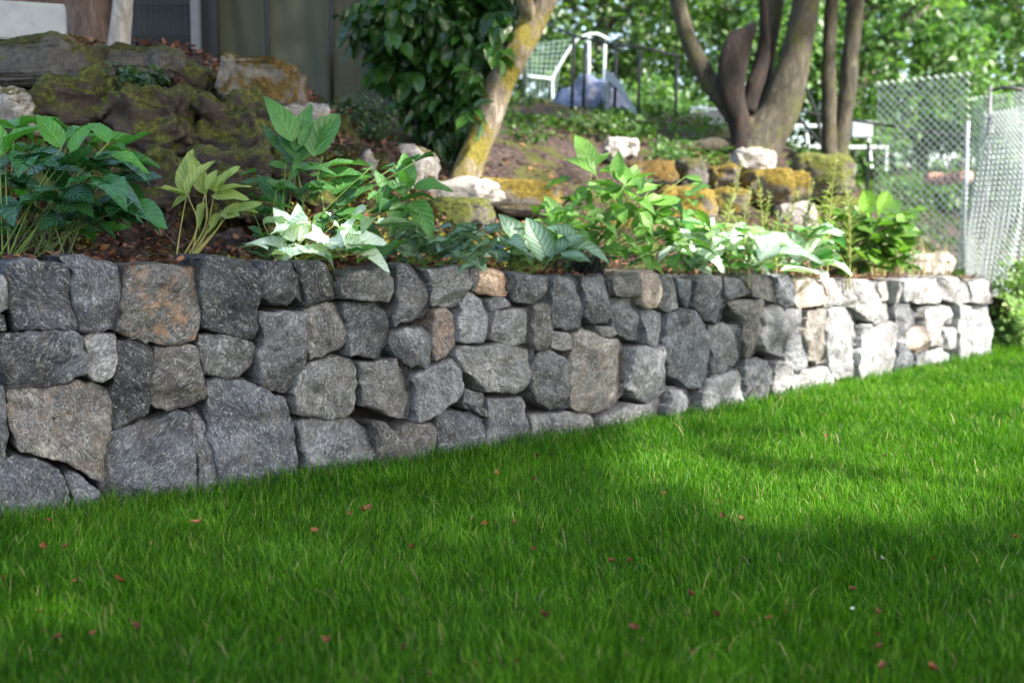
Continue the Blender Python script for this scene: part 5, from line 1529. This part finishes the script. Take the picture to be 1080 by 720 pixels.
straps("black_mondo_grass", 642, .12, 190, .2, V_mondo, "small tuft of blackish strap-leaved grass at the wall top")
# centre hydrangea
HC = [(625, 180, 612, 138, 0, .95), (628, 185, 602, 158, 0, .7), (632, 182, 660, 182, -.05, 1.), (630, 175, 645, 160, .04, .8), (650, 190, 654, 158, 0, .8), (660, 195, 650, 165, .05, .6), (672, 205, 692, 188, 0, 1.), (675, 212, 722, 222, -.05, .9), (672, 212, 650, 200, -.05, .9), (662, 200, 672, 172, .03, .7),
      (655, 200, 625, 205, -.05, .7), (640, 205, 612, 195, -.03, .6), (650, 215, 660, 240, -.06, .8), (672, 220, 690, 245, -.06, .9), (680, 215, 705, 205, 0, 1.), (660, 225, 630, 235, -.05, .6), (690, 235, 720, 240, -.04, .9), (640, 225, 618, 240, -.03, .6), (682, 245, 690, 262, -.06, 1.), (655, 245, 672, 262, -.05, .7), (700, 250, 735, 262, -.03, .8), (645, 240, 640, 262, -.05, .7),
      (672, 250, 684, 215, 0, 1.), (665, 262, 690, 284, -.08, .9), (675, 275, 700, 284, -.08, .9), (635, 215, 655, 200, 0, .8), (690, 225, 712, 232, -.02, .8), (622, 200, 600, 215, -.02, .6), (632, 245, 612, 262, -.02, .5)]
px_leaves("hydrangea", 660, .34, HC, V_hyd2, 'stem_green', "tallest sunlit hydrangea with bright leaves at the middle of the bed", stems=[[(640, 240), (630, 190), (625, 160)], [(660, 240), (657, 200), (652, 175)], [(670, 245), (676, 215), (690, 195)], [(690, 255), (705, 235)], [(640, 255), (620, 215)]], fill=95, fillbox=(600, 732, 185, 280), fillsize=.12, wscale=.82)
# pale hostas to the right
px_leaves("pale_leaved_plant", 750, .2, [(735, 265, 765, 285, -.06, .6), (730, 255, 700, 240, 0, .7), (740, 255, 755, 228, 0, .8), (750, 262, 775, 245, -.03, .8), (760, 270, 735, 240, 0, .8), (745, 272, 712, 262, -.02, .5)], V_pale, 'stem_green', "pale leaved plant right of the centre hydrangea", fill=16, fillbox=(720, 775, 238, 280), fillsize=.19, wscale=.85)
px_leaves("pale_leaved_plant", 800, .2, [(795, 270, 770, 248, 0, .9), (800, 270, 790, 240, 0, .9), (805, 272, 825, 252, -.03, 1.), (800, 280, 812, 290, -.05, .9), (815, 272, 800, 250, 0, .8)], V_pale, 'stem_green', "whitest sunlit leafy plant in the right half of the bed", fill=18, fillbox=(770, 830, 245, 285), fillsize=.21, wscale=.85)
px_leaves("pale_leaved_plant", 858, .2, [(850, 275, 835, 245, 0, .9), (858, 270, 872, 245, 0, .9), (862, 280, 880, 262, -.03, 1.), (868, 285, 870, 300, -.05, 1.), (845, 278, 828, 262, 0, .8)], V_pale, 'stem_green', "pale leaved plant beside the round orange bush", fill=16, fillbox=(832, 880, 245, 285), fillsize=.21, wscale=.85)
px_leaves("green_leaved_plant", 735, .42, [(730, 250, 720, 220, 0, .6)], V_green, 'stem_green', "low bright green leaves behind the pale plants, left group", fill=40, fillbox=(700, 790, 235, 282), fillsize=.1, wscale=.9)
px_leaves("green_leaved_plant", 815, .42, [(810, 258, 792, 238, 0, .6)], V_green, 'stem_green', "low bright green leaves behind the pale plants, right group", fill=40, fillbox=(785, 880, 238, 284), fillsize=.11, wscale=.9)
V_bush = leaf_mat("leathery_bush_leaf", (0.04, 0.11, 0.018), (0.15, 0.30, 0.04), .35, .38, veins=True, spec=.5)
px_leaves("leathery_bush", 925, .3, [(918, 232, 905, 203, 0, 1.), (925, 230, 935, 200, 0, .9), (912, 235, 892, 218, 0, .9), (935, 240, 962, 235, 0, .9), (940, 250, 972, 238, 0, .8), (935, 262, 968, 262, 0, .9), (905, 245, 882, 240, 0, .8)], V_bush, 'stem_brown', "dense green leathery-leaved bush near the wall's right end", 'obov', fill=150, fillbox=(886, 962, 222, 284), fillsize=.15, wscale=1.2,
          stems=[[(912, 260), (905, 235)], [(925, 255), (925, 225)], [(935, 262), (955, 245)], [(905, 270), (890, 250)]])
# feathery weeds and dry stalks
L_feather = leaf_mat("feathery_leaf", (0.11, 0.18, 0.03), (0.26, 0.33, 0.08), .5, .45)
def feather(name, u, back, stemsl, label, mat=L_feather, L=.05):
    root = bed_root(u, back); e = empty(name, root, label, "plant"); smb = MB(); P, Yd, Nd, S_ = [], [], [], []
    for (tu, tv, bend) in stemsl:
        tip = at(tu, tv, root.y + random.uniform(-.05, .1)); r0 = Vector((tip.x - bend * .16, tip.y, tz(tip.x - bend * .16, tip.y) - .01))
        m_ = (r0 + tip) / 2 + Vector((-bend * .05, 0, .03))
        s = [Vector(p) for p in spline([tuple(r0), tuple(m_), tuple(tip)], 9)]
        smb.tube(s, [.004 * (1 - .8 * i / len(s)) + .0008 for i in range(len(s))], 5)
        for i in range(4, len(s)):
            for sd in (-1, 1):
                for _ in range(2):
                    P.append(tuple(s[i])); Yd.append((sd * random.uniform(.3, .8), random.uniform(-.5, .5), random.uniform(.5, 1.2))); Nd.append((0, -.5, 1)); S_.append(L * random.uniform(.6, 1.2) * (1.3 - i / len(s)))
    bulk("foliage", 'lance', P, Yd, Nd, S_, mat, e, wscale=.6); smb.build("stems", M['stem_pale'], e, True)
feather("feathery_weed", 800, .5, [(783, 172, .5), (792, 200, .3), (800, 188, -.2), (812, 205, .2), (778, 200, .6), (820, 225, 0)], "tall feathery light green weed before the mossy rocks", L=.07)
feather("feathery_weed", 850, .5, [(842, 205, .5), (858, 190, .3), (868, 205, -.2), (882, 165, .2), (876, 195, .6), (895, 205, 0), (890, 180, -.3)], "taller feathery weed clump in front of the twin trunks", L=.08)
feather("feathery_weed", 725, .55, [(705, 232, .5), (735, 225, .3), (752, 232, -.5), (770, 222, -.6)], "short wispy weed arching beside the golden moss rock", L=.05)
straps("dry_grass_clump", 965, .35, 60, .30, M['straw'], "clump of dry straw-coloured stalks on the wall's sunny end", .35, .003, 22)
straps("dry_grass_clump", 1012, .3, 50, .34, M['straw'], "straw-coloured dry stalks nearest the wall's far end", .3, .003, 18)
straps("green_grass_clump", 985, .5, 120, .30, M['grass'], "wispy green grass among the dry stalks by the chain-link fence", .5, .003, 25)
# shrub past the wall end
L_soft = leaf_mat("soft_pale_green_leaf", (0.10, 0.20, 0.05), (0.30, 0.45, 0.16), .5, .4)
for (u, v, Y, ru, rv, lb) in [(1082, 316, 8.2, 36, 44, "pale green leafy shrub at the frame edge past the wall's end"), (1064, 342, 7.9, 17, 24, "low front sprig of pale green shrub beside the lawn")]:
    simple_bush("pale_green_shrub", u, v, Y, ru, rv, .25, 40, 36, .05, L_soft, lb, spread=.1)
simple_bush("pale_green_shrub", 1125, 320, 9.2, 55, 45, .4, 60, 36, .055, L_soft, "pale green shrub continuing outward beyond the frame edge", spread=.12)

# ------------------------------------------------------------------ shade canopies: leaves added high above the frame, shaped to dapple the garden
# ellipses (u, v, ru, rv, strength) measured on the photo where sun reaches the ground or the wall
def lit_amount(u, v):
    L = np.zeros_like(u)
    def ell(a, b, ra, rb, s, soft=.35):
        d = np.sqrt(((u - a) / ra) ** 2 + ((v - b) / rb) ** 2)
        return s * np.clip((1 + soft - d) / (2 * soft), 0, 1)
    E = []
    E.append(ell(985, 330, 185, 95, 1.0, .3))           # right end of the wall
    E.append(ell(1010, 420, 260, 46, 1.0, .2))           # sunny lawn by it
    E.append(ell(840, 245, 130, 40, .95, .2))            # plants on the right half
    E.append(ell(665, 215, 75, 75, .55, .25))
    E.append(ell(340, 250, 72, 32, .95, .15))            # pale plants in the sun patch
    E.append(ell(470, 245, 60, 25, .6, .2)); E.append(ell(570, 250, 60, 32, .7, .2))
    E.append(ell(900, 470, 300, 100, .72, .2)); E.append(ell(1000, 455, 200, 60, .9, .2)); E.append(ell(560, 490, 130, 30, .3, .3)); E.append(ell(900, 532, 190, 26, .9, .25)); E.append(ell(820, 470, 200, 26, .62, .3)); E.append(ell(690, 500, 90, 20, .4, .3))
    E.append(ell(780, 700, 110, 34, .6, .35)); E.append(ell(640, 700, 60, 25, .35, .3)); E.append(ell(1060, 640, 60, 40, .25, .3))
    E.append(ell(560, 400, 140, 110, .34, .3)); E.append(ell(740, 370, 100, 80, .40, .3))
    E.append(ell(500, 140, 40, 80, .85, .2)); E.append(ell(450, 180, 60, 30, .8, .2)); E.append(ell(610, 180, 120, 45, .55, .25))
    E.append(ell(770, 195, 140, 48, 1.0, .15)); E.append(ell(860, 100, 60, 100, .45, .3))
    E.append(ell(590, 165, 120, 34, 1.0, .2)); E.append(ell(840, 262, 150, 34, 1.0, .12)); E.append(ell(700, 250, 60, 40, .8, .2)); E.append(ell(690, 215, 100, 30, .8, .2)); E.append(ell(285, 80, 30, 14, .25, .2)); E.append(ell(105, 315, 22, 30, .4, .3)); E.append(ell(80, 425, 35, 35, .2, .3)); E.append(ell(85, 378, 12, 22, .5, .3)); E.append(ell(280, 480, 40, 30, .3, .3))
    E.append(ell(35, 30, 30, 20, .25, .3)); E.append(ell(640, 90, 70, 50, .4, .3))
    for e_ in E: L = np.maximum(L, e_)
    front_ = (v > 292 + 0 * u) & (v > 560 - .19 * u)
    L = np.where(front_, np.maximum(L, .26 + .16 * np.sin(u * .021 + v * .017) * np.cos(v * .05 - u * .006)), L)
    L = np.where((u > 935) & (v < 430), 1.0, L)
    return np.clip(L, 0, 1)
def canopy():
    # targets: points of the garden surfaces, seen from the side of the sun
    n = 120000
    x = rng.uniform(-5.5, 6.5, n); y = rng.uniform(0.9, 10.8, n)
    front = in_front_of_wall(x, y)
    z = np.where(front, 0.03, terr(x, y) + .12)
    # the wall face itself and low plants above it
    m = 20000
    k = rng.integers(0, len(CURVE), m)
    wf = np.column_stack([CURVE[k] + NRM[k] * .02, rng.uniform(0.02, 0.95, m)])
    P = np.concatenate([np.column_stack([x, y, z]), wf])
    m2 = 30000
    k = rng.integers(0, len(CURVE), m2)
    P2 = np.column_stack([CURVE[k] - NRM[k] * rng.uniform(.1, 1.4, m2)[:, None], rng.uniform(.7, 2.6, m2)])
    P = np.concatenate([P, P2])
    u, v, zc = project(P)
    inside = (zc > .5) & (u > -150) & (u < 1230) & (v > -60) & (v < 900)
    lit = np.where(inside, lit_amount(u, v), np.where(zc < 1.5, .1, .35))
    keep = rng.random(len(P)) > lit
    # points in full sun must stay clear: reject leaves whose shadow lands on strong lit areas
    P = P[keep]
    t = rng.uniform(6.0, 12.5, len(P))
    S_ = np.array(SUN)
    Q = P + S_ * t[:, None]
    # no leaf where the camera could see it
    uu, vv, zz_ = project(Q)
    vis = (zz_ > 0) & (uu > -160) & (uu < 1240) & (vv > -90) & (vv < 800)
    Q = Q[~vis]
    # clear those whose shadow crosses the sunlit wall end or sun patches
    gx = np.arange(-9, 13, .1); gy = np.arange(0, 16, .1)
    GX, GY = np.meshgrid(gx, gy, indexing='ij')
    TG = terr(GX.ravel(), GY.ravel()).reshape(GX.shape)
    FG = in_front_of_wall(GX, GY)
    HG = np.where(FG, 0.02, np.clip(TG, 0, 2.4))
    def hgt_(x, y):
        i = np.clip(((x + 9) / .1).round().astype(int), 0, len(gx) - 1); j = np.clip((y / .1).round().astype(int), 0, len(gy) - 1)
        return HG[i, j]
    def shadow_lit(Q):
        """how sunny the photo shows the first surface this leaf would shade, and the plants just above it"""
        best = np.zeros(len(Q)); alive = np.ones(len(Q), bool)
        for t in np.arange(3.5, 20, .12):
            p = Q - S_ * t
            h = hgt_(p[:, 0], p[:, 1])
            behind = ~in_front_of_wall(p[:, 0], p[:, 1])
            near = alive & (p[:, 2] < h + np.where(behind, .45, .06))
            u, v, zc = project(p)
            ins = (zc > .5) & (u > -60) & (u < 1140) & (v > -20) & (v < 740)
            val = np.where(ins & near, lit_amount(u, v), 0)
            best = np.maximum(best, val)
            alive &= p[:, 2] > h
        return best
    sl_ = shadow_lit(Q)
    Q = Q[rng.random(len(Q)) > np.clip(sl_ * 1.1, 0, .985)]
    print("canopy leaves", len(Q))
    return Q
Q = canopy()
L_can = leaf_mat("canopy_leaf", (0.035, 0.08, 0.018), (0.09, 0.17, 0.03), .45, .3)
# share the leaves, placed to shape the shade, among the nearest trees
ot = tree("shade_tree_near", (8.2, -2.5, 0), "unseen broad tree outside the picture at right, crown shaped to shade the lawn")
mb = MB(); mb.tube([(8.2, -2.5, -.1), (8.1, -2.4, 1.5), (7.8, -2.2, 3.2), (7.2, -1.8, 4.8), (6.4, -1.2, 6.0)], [.26, .21, .18, .13, .06], 14, .3)
mb.tube([(7.8, -2.2, 3.2), (6.5, -.6, 4.3), (5.0, .6, 5.1)], [.13, .08, .03], 10, .3); mb.tube([(7.9, -2.3, 2.6), (8.2, 0, 4.0), (7.5, 2, 5.0)], [.12, .08, .03], 10, .3)
mb.build("trunk", M['bark_grey'], ot, True)
ob = tree("shade_tree_far", (9.5, 4.0, 0), "second unseen broad tree outside the picture at right, crown shaped to cast shade")
mb = MB(); mb.tube([(9.5, 4.0, -.1), (9.4, 4.0, 1.8), (9.0, 4.1, 3.6), (8.2, 4.2, 5.2)], [.24, .2, .15, .06], 14, .3)
mb.tube([(9.2, 4.05, 3.0), (7.6, 3.6, 4.4), (6.0, 3.5, 5.4)], [.12, .08, .03], 10, .3)
mb.build("trunk", M['bark_grey'], ob, True)
heads = [(ot, (6.2, -1.2, 4.8)), (ob, (8.0, 4.2, 5.2)), (trees['left'], tuple(at(110, -420, 5.5))), (trees['lean'], tuple(at(640, -330, 6.7))), (trees['fork'], tuple(at(830, -280, 9.1)))]
HP = np.array([h[1] for h in heads])
own = np.argmin(np.linalg.norm(Q[:, None] - HP[None], axis=2), axis=1)
for i, (par, hp) in enumerate(heads):
    q_ = Q[own == i]
    if len(q_) < 10: continue
    n = len(q_)
    nd_ = np.array(SUN) + rng.normal(0, .45, (n, 3)); yd = rng.normal(0, 1, (n, 3))
    bulk("crown", 'card', q_ , yd, nd_, rng.uniform(.11, .19, n), L_can, par)
